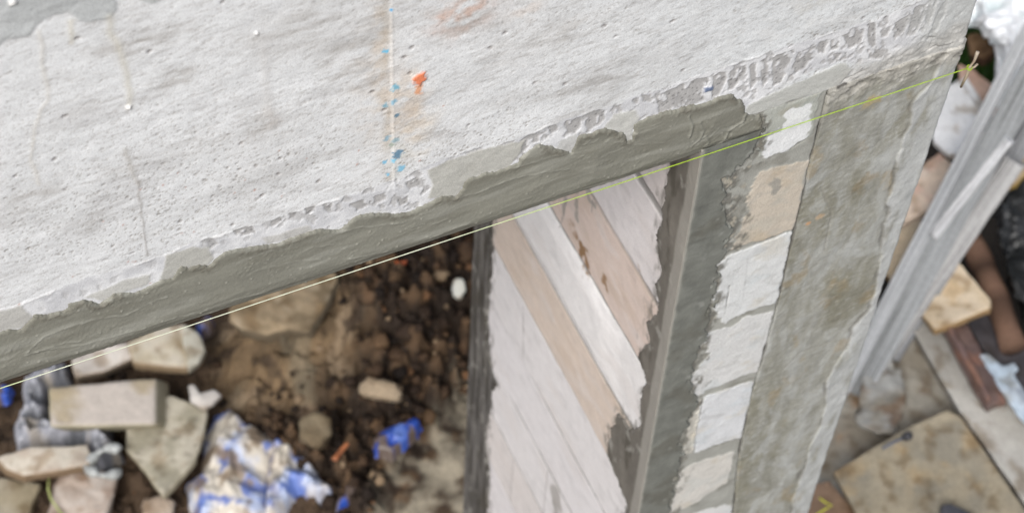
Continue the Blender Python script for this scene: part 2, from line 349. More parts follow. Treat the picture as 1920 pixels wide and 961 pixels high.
    # thin smooth slurry patches between the band and the mortar
    for pts, c, k in ((((800, 318), (850, 296), (920, 275), (985, 262), (975, 290), (945, 318), (910, 322), (872, 340), (855, 367), (820, 370), (800, 372), (812, 345)), (.43, .425, .385), .9),
                      (((312, 478), (360, 461), (392, 462), (400, 485), (388, 498), (345, 505), (322, 519), (300, 524), (306, 500)), (.40, .395, .355), .85),
                      (((-40, 590), (0, 580), (40, 572), (62, 594), (42, 612), (15, 617), (-40, 630)), (.42, .41, .375), .8), (((158, 556), (185, 545), (240, 520), (285, 512), (275, 532), (235, 545), (200, 562)), (.46, .455, .42), .8),
                      (((490, 445), (530, 435), (580, 420), (590, 432), (540, 447), (500, 456)), (.45, .44, .41), .7), (((1130, 240), (1150, 215), (1190, 205), (1200, 220), (1186, 240), (1186, 262), (1176, 266), (1165, 250)), (.50, .50, .47), .95),
                      (((1036, 288), (1050, 262), (1080, 250), (1086, 262), (1076, 285)), (.46, .46, .44), .8),
                      (((1395, 209), (1400, 196), (1470, 165), (1520, 143), (1580, 117), (1600, 128), (1575, 158), (1540, 172), (1490, 186), (1440, 205), (1420, 214)), (.46, .465, .44), 1.0)):
        g = ss(-.002, .002, sdf(x, z, F(*pts))+.003*fbm(x*50, z*50, 3, 111))*k
        C = mix(C, np.array(c)*(1+.08*fbm(x*40+z*30, z*90-x*40, 3, 112))[..., None], g); h = h*(1-g)+g*(.0012+.0006*fbm(x*30, z*60, 3, 113))
    # right end of the beam: worn, smeared by the trowel
    re = ss(.30, .36, x+.02*fbm(x*12, z*14, 3, 121)-(z-.1)*.15)
    C = mix(C, np.array((.44, .45, .44))*(1+.16*fbm(x*20+z*10, z*30, 4, 122))[..., None], .8*re); h += re*.001*fbm(x*30, z*30, 3, 123)
    for q in (((1738, 94), (1755, 86), (1768, 88), (1785, 82)), ((1580, 152), (1598, 142), (1622, 132)), ((1742, 72), (1752, 70))):
        g = ss(.0035, .001, seg_dist(x, z, F(*q), pad=.02)+.0025*np.abs(noise(x*60, z*90, 8))); C = mix(C, np.array((.10, .098, .09)), .85*g); h -= .003*g
    wr_ = ss(.19, .23, x)*ss(.085, .05, z-.12*(x-.2)+.012*fbm(x*25, z*25, 3, 124)); C = mix(C, np.array((.42, .41, .385))*(1+.45*fbm(x*45, z*60, 5, 125))[..., None], .8*wr_); h += wr_*.0022*np.abs(fbm(x*50, z*60, 4, 126))
    (bx_, bz_), = F((1328, 166)); g = ss(.009, .006, np.maximum(np.abs(x-bx_), np.abs(z-bz_)*1.7)+.004*noise(x*110, z*110, 5)); C = mix(C, np.array((.16, .20, .30)), g); h += .002*g
    return h, C
xs = steps((-1.7, -1.08, .02), (-1.08, .443, .00185)); zs = steps((0, .69, .00185), (.69, 1.0, .02))
x, z = np.meshgrid(xs, zs, indexing='ij')
h, C = beam_field(x, z)
keep = ~((x > .002) & (z < .046))
edge = ss(.425, .443, x)
P = np.stack([x, .014*edge**2-h, z+Z0], -1)
C = mix(C, C*.93, ss(.43, .436, x))  # rounded right edge painted darker, as shade where it turns back
grid('beam_face', P, C, M['concrete'], beam, keep, skirt=(1, .03))
box('beam_core', (-1.7, .022, Z0+.003), (.436, .20, Z0+1.0), M['concrete'], beam, (.5, .5, .48))

# fresh mortar coat on the lower edge
xs = steps((-1.7, -1.08, .02), (-1.08, .112, .0016)); zs = steps((-.003, .185, .0015))
x, z = np.meshgrid(xs, zs, indexing='ij')
sd = sdf(x, z, mpoly)+.0030*fbm(x*60, z*60, 4, 131)+.0014*fbm(x*180, z*180, 2, 132)
tr = fbm(x*7+3, z*45-x*6, 4, 141)
hm = .0035+.0050*ss(.0, .10, sd)+.0007*tr+.00015*fbm(x*24, z*90, 3, 142)
col = MORT*(1+.13*fbm(x*6, z*24, 5, 143)+.07*tr+.05*fbm(x*190, z*190, 2, 144))[..., None]
col = mix(col, np.array((.165, .16, .13)), .5*ss(.1, .5, fbm(x*8+3, z*40, 5, 145)))
col = mix(col, np.array((.31, .308, .27)), .5*ss(.1, .5, fbm(x*7+8, z*50, 5, 146)))
d1, d2, cid = worley(x*60, z*60, 147); crumb = (1-ss(.06, .12, d1))*(cid > .90)
d1, d2, cid = worley(x*150, z*150, 148); crumb = np.maximum(crumb, .6*(1-ss(.15, .3, d1))*(cid > .88)*ss(-.1, .3, fbm(x*8, z*20, 3, 149)))
hm = hm+.0011*crumb+.00022*fbm(x*260, z*260, 2, 189); col = mix(col, np.array((.40, .39, .34)), .5*crumb)
ridges = [((6, 675), (47, 658), (81, 648), (125, 641), (156, 637), (219, 619), (266, 608), (312, 591), (369, 578), (440, 553), (500, 540)), ((47, 658), (94, 642), (120, 634), (147, 631)),
          ((47, 655), (81, 625), (125, 608), (187, 591), (237, 584), (281, 562), (312, 550)), ((640, 432), (670, 422), (700, 420), (755, 412)), ((855, 367), (890, 358), (920, 345), (960, 330), (1020, 317), (1065, 312)),
          ((640, 480), (700, 468), (760, 458), (850, 420), (875, 412)), ((1000, 390), (1040, 372), (1075, 355), (1120, 345), (1205, 320)), ((870, 440), (930, 418), (990, 402)), ((960, 312), (1030, 290), (1085, 283)),
          ((1068, 262), (1060, 275), (1078, 268)), ((1270, 205), (1268, 222), (1262, 232)), ((1150, 262), (1185, 266), (1225, 250)), ((560, 470), (585, 458), (620, 455)), ((700, 490), (740, 474), (800, 455)),
          ((1330, 262), (1352, 244), (1356, 256)), ((1362, 232), (1385, 240), (1388, 225)), ((1310, 240), (1320, 262), (1345, 235)), ((1395, 220), (1390, 232), (1365, 238)), ((480, 500), (560, 482), (600, 480)), ((1100, 300), (1180, 268), (1240, 262))]
for i, rp in enumerate(ridges):
    q = F(*rp); k = (1.0 if i < 7 else .7)
    wob = .0016*fbm(x*70, z*70, 3, 150+i)
    g = line(x+wob, z+wob, q, .0012)*k*(.45+.7*ss(-.4, .3, noise(x*90, z*90, i)))
    hm += .0007*g; col = mix(col, np.array((.36, .36, .315)), .40*g)
    g2 = line(x+wob, z+wob+.0030, q, .0022)*k; col = mix(col, col*.86, .5*g2)  # painted shade: a darker strip just below each ridge
for pts, k in ((((1290, 215), (1296, 232), (1290, 250)), 1.), (((1300, 262), (1320, 250), (1328, 262), (1318, 272)), .8), (((1332, 232), (1352, 240), (1366, 244)), 1.), (((1365, 240), (1392, 224), (1396, 214)), 1.3), (((1362, 246), (1356, 262), (1344, 272)), 1.3), (((1310, 225), (1316, 240), (1308, 255)), .7)):
    g = line(x+.001*noise(x*90, z*90, 7), z, F(*pts), .0022)*k; hm += .0015*g; col = mix(col, np.array((.33, .33, .285)), .35*g)
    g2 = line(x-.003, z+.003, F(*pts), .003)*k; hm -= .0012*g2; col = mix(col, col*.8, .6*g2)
# crawling worm-like wrinkles where the trowel dragged half-set mortar
wr = np.exp(-(fbm(x*9, z*34, 4, 161)/.022)**2)*ss(.15, .5, fbm(x*5, z*10, 2, 162))
hm += .0008*wr; col = mix(col, np.array((.36, .36, .315)), .3*wr)
cr = ss(.2, .6, fbm(x*10+5, z*18, 3, 164)+.5*ss(-.6, -1., x))*np.abs(fbm(x*110, z*150, 3, 165))
hm += .0010*cr
# crumbly dark edge along the top
ed = np.exp(-((sd-.004)/.006)**2)*ss(-.25, .2, fbm(x*14, z*12, 3, 171))
hm += ed*(.0004+.0016*np.abs(fbm(x*210, z*210, 3, 172)))*ss(-.003, .003, sd); col = mix(col, np.array((.135, .125, .10)), .65*ed*ss(-.3, .3, fbm(x*120, z*120, 3, 173)+.15))
lo = ss(.016, .0, z+.002*fbm(x*12, z*4, 3, 181)); hm -= .0035*lo*lo; col = mix(col, MORT*.93, .7*lo)  # lower bevel, with the shade of its downward tilt added to the colour
g = np.exp(-((z-.0035)/.0009)**2)*ss(-.3, .1, noise(x*9, z*2, 6)); hm += .0007*g; col = mix(col, np.array((.40, .40, .34)), .5*g)
hm = np.where(sd < 0, np.maximum(-.009, .0025+sd*2.4), .0025+(hm-.0025)*ss(0, .004, sd))
P = np.stack([x, -hm, z+Z0], -1)
mb = grid('mortar_band', P, col, M['mortar'], beam, sd > -.004, skirt=(1, .015))
mb['label'] = 'smooth grey-green fresh mortar troweled along the lower edge of the beam'

# ================================================================== THE BLOCK WALL (pier front and return)
wall = empty('block_wall', (.1, .4, 0))
wall.location = (0, 0, 0)
tag(wall, 'white and tan aerated block wall beside the opening, joints showing, edges smeared with grey mortar', 'wall')
CRACK = F((1552, 168), (1548, 190), (1530, 260), (1515, 320), (1500, 390), (1482, 460), (1465, 540), (1450, 600), (1424, 690), (1402, 770), (1387, 840), (1378, 930), (1366, 1010))+[(.19, -1.5), (.19, -3)]
XC = lambda zz: np.interp(-zz, [-p[1] for p in CRACK], [p[0] for p in CRACK])
JZ = [.072, -.072, -.290, -.497, -.705, -.912, -1.11, -1.32, -1.53, -1.73, -1.94, -2.15, -2.36, -2.57]
WHITE = (.60, .605, .60)
FC = [(.45, .46, .43), (.50, .445, .375), WHITE, (.59, .59, .575), (.61, .62, .62), (.56, .545, .515), (.64, .64, .63), (.58, .5, .42), WHITE, WHITE, (.58, .5, .42), WHITE, WHITE]
COAT = F((1424, 262), (1421, 280), (1405, 292), (1362, 332), (1356, 380), (1369, 429), (1352, 488), (1340, 530), (1335, 572), (1322, 623), (1293, 708), (1308, 741), (1300, 770), (1284, 801), (1276, 860), (1263, 910), (1255, 961))
coat = COAT+[(.06, -1.45), (.07, -3), (-.15, -3), (-.15, .03), (.1, .03)]
xs = steps((0, .205, .0017)); zs = steps((-2.6, -1.5, .02), (-1.5, .047, .0019))
x0, z = np.meshgrid(xs, zs, indexing='ij')
x = x0*XC(z)/.205
h = .0006*fbm(x*30, z*30, 4, 202)+.0003*fbm(x*120, z*100, 3, 203)
C = np.array((.335, .335, .305))*(1+.14*fbm(x*22, z*30, 5, 206))[..., None]
C = mix(C, np.array((.24, .235, .205)), .7*ss(.05, .45, fbm(x*18, z*24, 4, 207)))
BL = [(((1425, 222), (1436, 206), (1470, 196), (1540, 172), (1530, 205), (1522, 250), (1508, 262), (1470, 284), (1434, 298), (1424, 290)), (.40, .41, .375), .001),
      (((1372, 466), (1382, 440), (1392, 415), (1406, 395), (1398, 378), (1408, 348), (1424, 322), (1450, 315), (1521, 297), (1512, 350), (1502, 398), (1488, 428), (1440, 446)), (.52, .465, .39), .001),
      (((1352, 600), (1336, 575), (1334, 558), (1345, 540), (1350, 520), (1345, 497), (1362, 480), (1380, 472), (1420, 456), (1486, 432), (1470, 500), (1458, 556), (1452, 568), (1400, 582), (1362, 602)), (.62, .63, .625), .002),
      (((1300, 742), (1296, 722), (1290, 708), (1310, 690), (1330, 662), (1321, 640), (1318, 626), (1342, 616), (1370, 612), (1400, 592), (1450, 582), (1441, 640), (1430, 682), (1418, 696), (1390, 705)), (.60, .60, .59), .001),
      (((1303, 846), (1296, 830), (1302, 800), (1318, 744), (1390, 719), (1413, 712), (1404, 770), (1392, 818), (1350, 829), (1310, 844)), (.61, .62, .63), .002),
      (((1272, 858), (1282, 830), (1290, 800), (1304, 760), (1314, 745), (1306, 800), (1299, 845)), (.50, .48, .43), .001),
      (((1262, 960), (1254, 955), (1264, 930), (1270, 903), (1264, 890), (1290, 872), (1330, 857), (1376, 846), (1370, 880), (1362, 905), (1330, 923), (1300, 944)), (.57, .55, .51), .001),
      (((1278, 968), (1318, 955), (1360, 945), (1374, 950), (1368, 1010), (1260, 1030)), (.60, .60, .59), .001)]
wx, wz = x+.0035*noise(x*60, z*60, 208)+.0015*noise(x*170, z*170, 209), z+.0035*noise(x*60, z*60, 210)+.0015*noise(x*170, z*170, 211)
drag = .007*fbm(x*26+z*10, z*95-x*40, 4, 212)          # the trowel dragged mortar over the edges
bt = np.zeros(z.shape)
lower = [([(XC(-1.34)-.11, -1.335-.2075*q), (XC(-1.34)-.008, -1.345-.2075*q), (XC(-1.34)-.010, -1.335-.2075*(q+1)+.012), (XC(-1.34)-.115, -1.335-.2075*(q+1)+.016)]) for q in range(6)]
for q, c, r in [(F(*a), b, d) for a, b, d in BL]+[(a, (.58, .57, .54), .001) for a in lower]:
    leftish = ss(.020, -.01, x-np.mean([p[0] for p in q])+.02)
    t = ss(-.0012, .0012, sdf(wx, wz, q)+drag*(.25+.75*leftish))
    C = mix(C, np.array(c)*(1+.05*fbm(x*20, z*20, 4, 201)+.05*fbm(x*70+z*30, z*150-x*40, 4, 205))[..., None], t); h += r*t; bt = np.maximum(bt, t)
blue = ss(.1, .5, fbm(x*14, z*18, 4, 211)); C = mix(C, C*np.array((.90, .94, .96)), .6*blue*bt)
tan = ss(.2, .6, fbm(x*13+4, z*15, 4, 212)); C = mix(C, C*np.array((.90, .84, .74)), .55*tan*bt)
gsm = ss(.22, .42, fbm(x*24+z*8, z*40, 5, 213)); C = mix(C, np.array((.33, .33, .31)), .22*gsm*bt)
pw = ss(-.0015, .0015, sdf(wx, wz, F((1432, 292), (1440, 254), (1460, 246), (1466, 232), (1474, 208), (1490, 200), (1520, 194), (1518, 240), (1508, 258), (1480, 278), (1436, 297)))+.006*fbm(x*60, z*60, 4, 214)); C = mix(C, (.70, .71, .71), pw)
(gx_, gz_), = F((1455, 345)); gq = ss(.9, .5, np.hypot((x-gx_)/.012, (z-gz_)/.028)+.9*fbm(x*50, z*50, 4, 215)); C = mix(C, np.array((.27, .265, .24)), .75*gq)
jd = np.full(z.shape, 9.)
for pts in (((1378, 470), (1366, 540), (1356, 600)), ((1318, 744), (1308, 800), (1301, 847)), ((1424, 212), (1430, 240), (1426, 285)), ((1434, 299), (1470, 285), (1508, 263), (1525, 250)), ((1390, 468), (1440, 448), (1488, 430)), ((1345, 620), (1400, 588)), ((1300, 742), (1350, 722), (1400, 700)), ((1395, 818), (1350, 832), (1300, 850)), ((1428, 210), (1470, 195), (1540, 170))):
    jd = np.minimum(jd, seg_dist(x, z, F(*pts)))
jc = ss(.0022, .0006, jd+.0026*np.abs(noise(x*36, z*36, 8)))*ss(-.35, .1, noise(x*18, z*9, 9)); C = mix(C, np.array((.09, .085, .075)), .8*jc); h -= .0022*jc
ln_ = line(x, z, F((1402, 478), (1392, 560)), .0012)+line(x, z, F((1438, 610), (1425, 650)), .0015); C = mix(C, C*.8, np.clip(ln_, 0, 1)*.7)
wash = ss(.010, .003, (XC(z)-x)+.008*fbm(x*40, z*22, 4, 231)+.003); C = mix(C, np.array((.33, .33, .305)), .85*wash)
ck = ss(.0034, .0012, XC(z)-x+.002*noise(x*30, z*40, 12)+.0004); C = mix(C, np.array((.07, .065, .06)), ck*ss(-.35, .0, noise(x*3, z*14, 13))); h -= .003*ck
k = (z < -.08) & (z > -.29)
# smeared dark mortar that reaches over the blocks
sdc = sdf(x, z, coat)
smr = ss(-.034, -.006, sdc+.018*k-.012+.036*fbm(x*44+z*6, z*30-x*12, 5, 241)); C = mix(C, np.array((.165, .16, .14)), .93*smr*ss(-.35, .0, fbm(x*75, z*50, 4, 242)))
C = mix(C, np.array((.46, .42, .34)), .6*smr*ss(.22, .4, fbm(x*60, z*50, 4, 243))*(.3+.7*k)); h += .0012*smr*np.abs(fbm(x*70, z*70, 3, 244))
P = np.stack([x, -h, z+Z0], -1)
grid('pier_face', P, C, M['block'], wall, skirt=(1, .02), tuck=0)
box('block_core', (.012, .014, 0), (.188, .752, Z0-.004), M['block'], wall, (.62, .61, .59))

sd = sdc-.004+.015*fbm(x*52+z*6, z*26-x*10, 5, 251)+.005*fbm(x*90, z*60, 3, 250)+.0016*fbm(x*160, z*160, 2, 252)
tw = fbm(x*26+z*9, z*18-x*10, 4, 253)
hm = .0050+.0010*tw*ss(.0, .012, x)+(.0004*np.abs(fbm(x*120, z*130, 3, 254))+.0003*fbm(x*20, z*90, 3, 255))*ss(.0, .006, x)
hm = np.where(sd < 0, np.maximum(-.006, .0045+sd*3.0-.0015), np.minimum(hm, .0035+sd*.8+.0015))
hm = np.where(x < .0001, .005, hm)
col = np.array((.172, .177, .158))*(1+.20*tw+.12*fbm(x*15+z*6, z*26, 5, 259)+.08*fbm(x*60, z*60, 3, 256))[..., None]
col = mix(col, np.array((.125, .122, .102)), .7*ss(.1, .5, fbm(x*9+3, z*11, 4, 257)))
col = mix(col, np.array((.32, .325, .30)), .5*ss(.38, .65, fbm(x*30, z*34, 4, 258))*ss(.02, .05, x))
col = mix(col, np.array((.29, .285, .255)), .8*ss(.004, .001, x+.0015*noise(x*50, z*60, 5)))
P = np.stack([x-.005*np.exp(-x/.006), -hm, z+Z0], -1)
mc = grid('mortar_coat', P, col, M['mortar'], wall, (sd > -.004) & (z < .005), skirt=(1, .016), tuck=0)
mc['label'] = 'dark wet mortar coat on the front corner of the pier'

# the return of the wall that runs back from the opening
SZ = [.045, -.250, -.456, -.660, -.862, -1.058, -1.253, -1.452, -1.65, -1.85, -2.05, -2.25, -2.45]
SC = [(.60, .555, .54), (.64, .605, .60), (.60, .50, .445), (.72, .70, .69), (.60, .51, .44), (.66, .635, .63), (.655, .63, .63), (.65, .625, .62), (.62, .58, .56), (.65, .62, .62), (.65, .62, .62), (.65, .62, .62), (.65, .62, .62)]
NEAR = S((1262, 296), (1259, 321), (1250, 365), (1245, 410), (1235, 458), (1243, 500), (1235, 527), (1236, 575), (1218, 603), (1222, 640), (1204, 671), (1214, 713), (1206, 760), (1204, 809), (1180, 800), (1160, 770), (1142, 850), (1163, 898), (1183, 953))
near = NEAR+[(.10, -1.4), (.10, -3), (-.15, -3), (-.15, .05), (.07, .05)]
FAR = S((925, 417), (922, 506), (915, 589), (918, 658), (929, 713), (918, 768), (912, 823), (918, 892), (915, 960))
far = [(.69, .05), (.69, -.9)]+FAR+[(.66, -3), (.95, -3), (.95, .05)]
NEAR_, FAR_ = near, far
ys = steps((0, .76, .003)); zs = steps((-2.6, 0, .0026))
y, z = np.meshgrid(ys, zs, indexing='ij')
zt = z-.003*noise(y*6, z*3, 4)
k = np.zeros(z.shape, int)
for i, j in enumerate(SZ[1:]): k = np.where(zt < j, i+1, k)
k = np.clip(k, 0, len(SC)-1)
C = np.array(SC)[k]*(1+.035*fbm(y*7, z*16, 4, 301))[..., None]
h = .0012*noise(k*7.3, k*3.1, 5)+.0006*fbm(y*30, z*30, 4, 302)
ed_ = np.minimum(np.abs(zt-SZ[3]), np.abs(zt-SZ[4])); h += ss(.13, .22, y)*(.009*(k == 3)*np.sqrt(ss(0, .05, ed_)))+.002*(k == 1)*ss(0, .01, np.minimum(np.abs(zt-SZ[1]), np.abs(zt-SZ[2])))
C *= (1+.06*fbm(y*40, z*60, 4, 318))[..., None]
C = mix(C, C*.88, .7*ss(.2, .5, fbm(y*14, z*30, 5, 319)))
tn = (k == 4) | (k == 2)
C = mix(C, np.array((.48, .38, .30)), .45*tn*ss(.0, .6, fbm(y*6+3, z*22, 5, 303)))
C = mix(C, np.array((.64, .60, .58)), .35*tn*ss(.15, .6, fbm(y*8+9, z*20, 4, 304)))
C = mix(C, np.array((.58, .53, .50)), .3*ss(.1, .6, fbm(y*5, z*12+5, 4, 305)))
for u, v, a, b, t_ in ((1092, 470, .035, .03, 1.), (1100, 500, .018, .03, 1.), (1135, 530, .02, .02, .9), (1075, 430, .02, .02, .5), (1200, 500, .01, .01, .4)):
    (cy, cz), = S((u, v)); g = np.exp(-((y-cy)/a)**2-((z-cz)/b)**2)*(1+1.6*fbm(y*45, z*45, 4, u)); C = mix(C, np.array((.26, .16, .09)), t_*np.clip(ss(.35, 1.0, g), 0, 1))
jd = np.min([np.abs(zt-j) for j in SZ], 0)
gap = {1: 1., 2: .9, 3: .35, 4: .5, 5: .25, 6: .8, 7: .6}
gk = np.ones(len(SZ))*.7
jw_ = np.where(np.abs(zt-SZ[1]) < .02, .0045, np.where(np.abs(zt-SZ[2]) < .02, .0055, .0))
jm = ss(.0065, .0028, jd-jw_+.003*np.abs(fbm(y*20, z*20, 3, 311)))*ss(-.55, .05, noise(y*3, z*9, 7)+.1)
C = mix(C, np.array((.20, .19, .18)), .9*jm); h -= .002*jm
vj = [S((980, 575), (980, 671)), S((1063, 372), (1050, 425)), [(.36, -1.452), (.36, -1.65)], [(.52, -1.65), (.52, -1.85)], [(.3, -.46), (.3, -.5)], S((1250, 330), (1240, 372))]
for q in vj:
    g = ss(.0035, .001, seg_dist(y, z, q)+.002*np.abs(noise(y*30, z*30, 3))); C = mix(C, np.array((.30, .28, .27)), .8*g); h -= .001*g
# smears of grey mortar on the face
for pts, w in ((((1083, 352), (1080, 380), (1082, 410)), .009), (((1100, 352), (1104, 372), (1115, 385)), .008), (((1060, 372), (1056, 398)), .006), (((1040, 940), (1045, 980)), .02)):
    g = ss(.35, .75, line(y, z, S(*pts), w)*(1+.9*fbm(y*50, z*40, 3, 7))); C = mix(C, np.array((.29, .275, .25)), .8*g)
(cy, cz), = S((1042, 930)); g = ss(.35, .7, np.exp(-((y-cy)/.035)**2-((z-cz)/.05)**2)+.35*fbm(y*20, z*12, 3, 8)-.1); C = mix(C, np.array((.33, .31, .29)), .8*g*(z < -1.4))
for py_, amp_, dk_ in ((FAR_, .028, (.20, .19, .175)), (NEAR_, .022, (.17, .16, .14))):
    sq = sdf(y, z, py_); wsp = ss(-.034, -.004, sq+amp_*1.5*fbm(y*34, z*15, 5, int(amp_*1000))-.006)*ss(-.3, .15, fbm(y*60, z*26, 4, 320)); C = mix(C, np.array(dk_), .8*wsp)
P = np.stack([-h, y, z+Z0], -1)
grid('return_face', P, C, M['block'], wall, flip=True, skirt=(0, .02), tuck=1)

def side_coat(poly, seed, y0, y1, dark, corner):
    ys = steps((y0, y1, .0022)); zs = steps((-2.6, 0, .0024))
    y, z = np.meshgrid(ys, zs, indexing='ij')
    sd = sdf(y, z, poly)+.013*fbm(y*26, z*22, 5, seed)+.003*fbm(y*110, z*110, 3, seed+1)
    tw = fbm(y*20, z*8, 4, seed+2)
    c0 = ss(0, .008, y) if corner else 1
    hm = .005+c0*(.0012*tw+.0008*np.abs(fbm(y*70, z*60, 3, seed+3)))
    hm = np.where(sd < 0, np.maximum(-.006, .0045+sd*2.5-.0015), np.minimum(hm, .0045+sd*.6+.0008))
    if corner: hm = np.where(y < .0001, .005, hm)
    col = np.array(dark)*(1+.20*tw+.2*fbm(y*12, z*5, 4, seed+8)+.10*fbm(y*50, z*40, 3, seed+4))[..., None]
    dk = ss(.1, .5, fbm(y*30+2, z*9, 4, seed+5)); col = mix(col, np.array((.075, .068, .055)), .75*dk*(ss(.02, .05, y) if corner else 1))
    col = mix(col, np.array((.34, .33, .30)), .6*ss(.3, .6, fbm(y*35, z*22, 4, seed+6)))
    if not corner:
        vst = fbm(y*60, z*5, 5, seed+11); col = mix(col, np.array((.20, .19, .175)), .7*ss(.05, .5, vst)); col = mix(col, np.array((.045, .04, .034)), .8*ss(.05, .4, -vst))
    if corner:
        col = mix(col, np.array((.31, .295, .265)), .8*ss(.026, .018, y+.003*noise(y*30, z*14, 5)))
        yy = y-.005*np.exp(-y/.006)
    else: yy = y
    P = np.stack([-hm, yy, z+Z0], -1)
    o = grid('mortar_edge', P, col, M['mortar'], wall, sd > -.004, flip=True, skirt=(0, .015), tuck=1 if corner else None); return o
a = side_coat(near, 401, 0, .24, (.150, .138, .120), True); a['label'] = 'rough brown-grey mortar edge on the near end of the return'
b = side_coat(far, 431, .60, .765, (.098, .092, .085), False); b['label'] = 'dark damp mortar strip down the far end of the return'

# ================================================================== THE COLUMN
colm = tag(empty('concrete_column', (0, 0, 0)), 'tall olive-grey concrete column with a paler plaster lip down its right edge', 'column')
xs = steps((0, 1, 1/150.)); zs = steps((-2.6, -1.95, .02), (-1.95, .047, .0019))
t, z = np.meshgrid(xs, zs, indexing='ij')
xr = .441+.014*np.clip(z, -2.6, 0)+.0018*fbm(z*9, z*0, 3, 501)
x = XC(z)+.0008+(xr-XC(z))*t
qx, qz = x+.03*fbm(x*9, z*7, 4, 508), z+.05*fbm(x*9+4, z*7, 4, 509)
st = .45*fbm(qx*10+qz*4, qz*70-qx*20, 6, 511, .65)+.6*fbm(qx*26, qz*14, 5, 510, .6)       # diagonal brush strokes
C = np.array((.300, .298, .265))*(1+.12*st+.10*fbm(x*60, z*12, 4, 512))[..., None]
C = mix(C, np.array((.215, .205, .155)), .75*ss(-.1, .45, fbm(qx*8+2, qz*4.5, 6, 513, .6)))
C = mix(C, np.array((.42, .43, .42)), .6*ss(-.05, .6, fbm(qx*13+5, qz*7+2, 6, 514, .6)+.35*st))
C = mix(C, np.array((.30, .235, .14)), .5*ss(.3, .65, fbm(x*16, z*12+7, 4, 515)))
fl = fbm(x*55+z*30, z*150-x*60, 4, 516); C = mix(C, np.array((.46, .465, .45)), .35*ss(.12, .6, fl+.25*st)); C = mix(C, C*.82, .6*ss(.15, .6, -fl+.3*fbm(x*9, z*9, 3, 517)))
vs_ = fbm(qx*26, qz*4.5, 6, 519, .62); C = mix(C, C*np.array((.80, .79, .74)), .7*ss(.0, .5, vs_)); C = mix(C, np.array((.44, .45, .44)), .4*ss(.05, .5, -vs_))
C = C*(1+.10*fbm(x*24, z*18, 5, 518))[..., None]
h = .0022*fbm(x*12, z*9, 3, 521)+.0006*st+.0005*fbm(x*80, z*70, 3, 522)
for q in (((1540, 350), (1560, 400), (1545, 470)), ((1470, 690), (1500, 660), (1560, 640)), ((1420, 880), (1440, 905), (1480, 915))):
    g = line(x+.002*noise(x*40, z*40, 3), z, F(*q), .002); C = mix(C, np.array((.24, .23, .20)), .5*g); h -= .001*g
LIP = F((1760, 130), (1735, 160), (1715, 185), (1700, 240), (1680, 300), (1668, 360), (1665, 400), (1650, 470), (1632, 575), (1600, 615), (1591, 640), (1550, 709), (1545, 760), (1532, 808), (1503, 884), (1480, 960))+[(.37, -1.6), (.36, -3)]
lx = np.interp(-z, [-p[1] for p in LIP], [p[0] for p in LIP])
ld = x-lx+.008*fbm(x*30, z*18, 4, 531)
lip = ss(-.001, .003, ld); C = mix(C, np.array((.42, .43, .425))*(1+.16*fbm(x*40, z*10, 5, 532))[..., None], .85*lip*ss(-.75, .0, fbm(x*40, z*12, 4, 536)))
h += .0024*lip+lip*.0010*fbm(x*40, z*30, 3, 533)
g = np.exp(-((ld+.001)/.0035)**2)*ss(-.2, .3, noise(x*9, z*16, 6)); C = mix(C, np.array((.15, .145, .13)), .75*g); h -= .001*g
w2 = np.exp(-((ld-.007)/.005)**2)*ss(-.1, .4, fbm(x*30, z*30, 3, 535)); C = mix(C, np.array((.52, .525, .52)), .3*w2); h += .0004*w2
# crumbled joint under the beam
jt = F((1545, 180), (1575, 158), (1620, 140), (1650, 128), (1700, 118), (1745, 100), (1790, 86))
jx_, jz_ = [p[0] for p in jt], [p[1] for p in jt]
dz = np.interp(x, jx_, jz_)-z
cz = ss(.085, .01, dz+.03*fbm(x*25, z*25, 4, 541))
C = mix(C, np.array((.36, .345, .31))*(1+.55*fbm(x*45, z*60, 5, 542))[..., None], .85*cz)
h += cz*(.0030*np.abs(fbm(x*50, z*60, 4, 543))+.002)
hol = ss(.20, .36, fbm(x*34, z*75, 4, 544))*cz*ss(.05, .0, dz); C = mix(C, np.array((.085, .08, .07)), .85*hol); h -= .006*hol
for (u, v, r, c) in ((1516, 418, .006, (.5, .28, .14)), (1432, 792, .0035, (.8, .8, .78)), (1632, 190, .02, (.40, .33, .19)), (1578, 156, .012, (.07, .065, .06)), (1538, 405, .010, (.44, .33, .22))):
    (cx, cz_), = F((u, v)); g = ss(r, r*.4, np.hypot(x-cx, (z-cz_)*1.2)+.6*r*fbm(x*90, z*90, 3, u)); C = mix(C, np.array(c), .85*g)
ck = ss(.0035, .0012, x-XC(z)+.002*noise(x*30, z*40, 12)); C = mix(C, np.array((.11, .105, .095)), .8*ck*ss(-.25, .1, noise(x*3, z*14, 13))); h -= .002*ck
e = ss(xr-.016, xr, x); C = mix(C, C*.9, .7*e)  # shade of the rounded right edge put into the colour too
P = np.stack([x, .013*e**2-h, z+Z0], -1)
grid('column_face', P, C, M['concrete'], colm, skirt=(1, .03))
V = [(.2, .02, 0), (.402, .02, 0), (.402, .235, 0), (.2, .235, 0), (.2, .02, Z0-.004), (.436, .02, Z0-.004), (.436, .235, Z0-.004), (.2, .235, Z0-.004)]
mesh('column_core', V, [(3, 2, 1, 0), (4, 5, 6, 7), (0, 1, 5, 4), (1, 2, 6, 5), (2, 3, 7, 6), (3, 0, 4, 7)], M['concrete'], colm, [(.42, .42, .4)]*8, smooth=False)

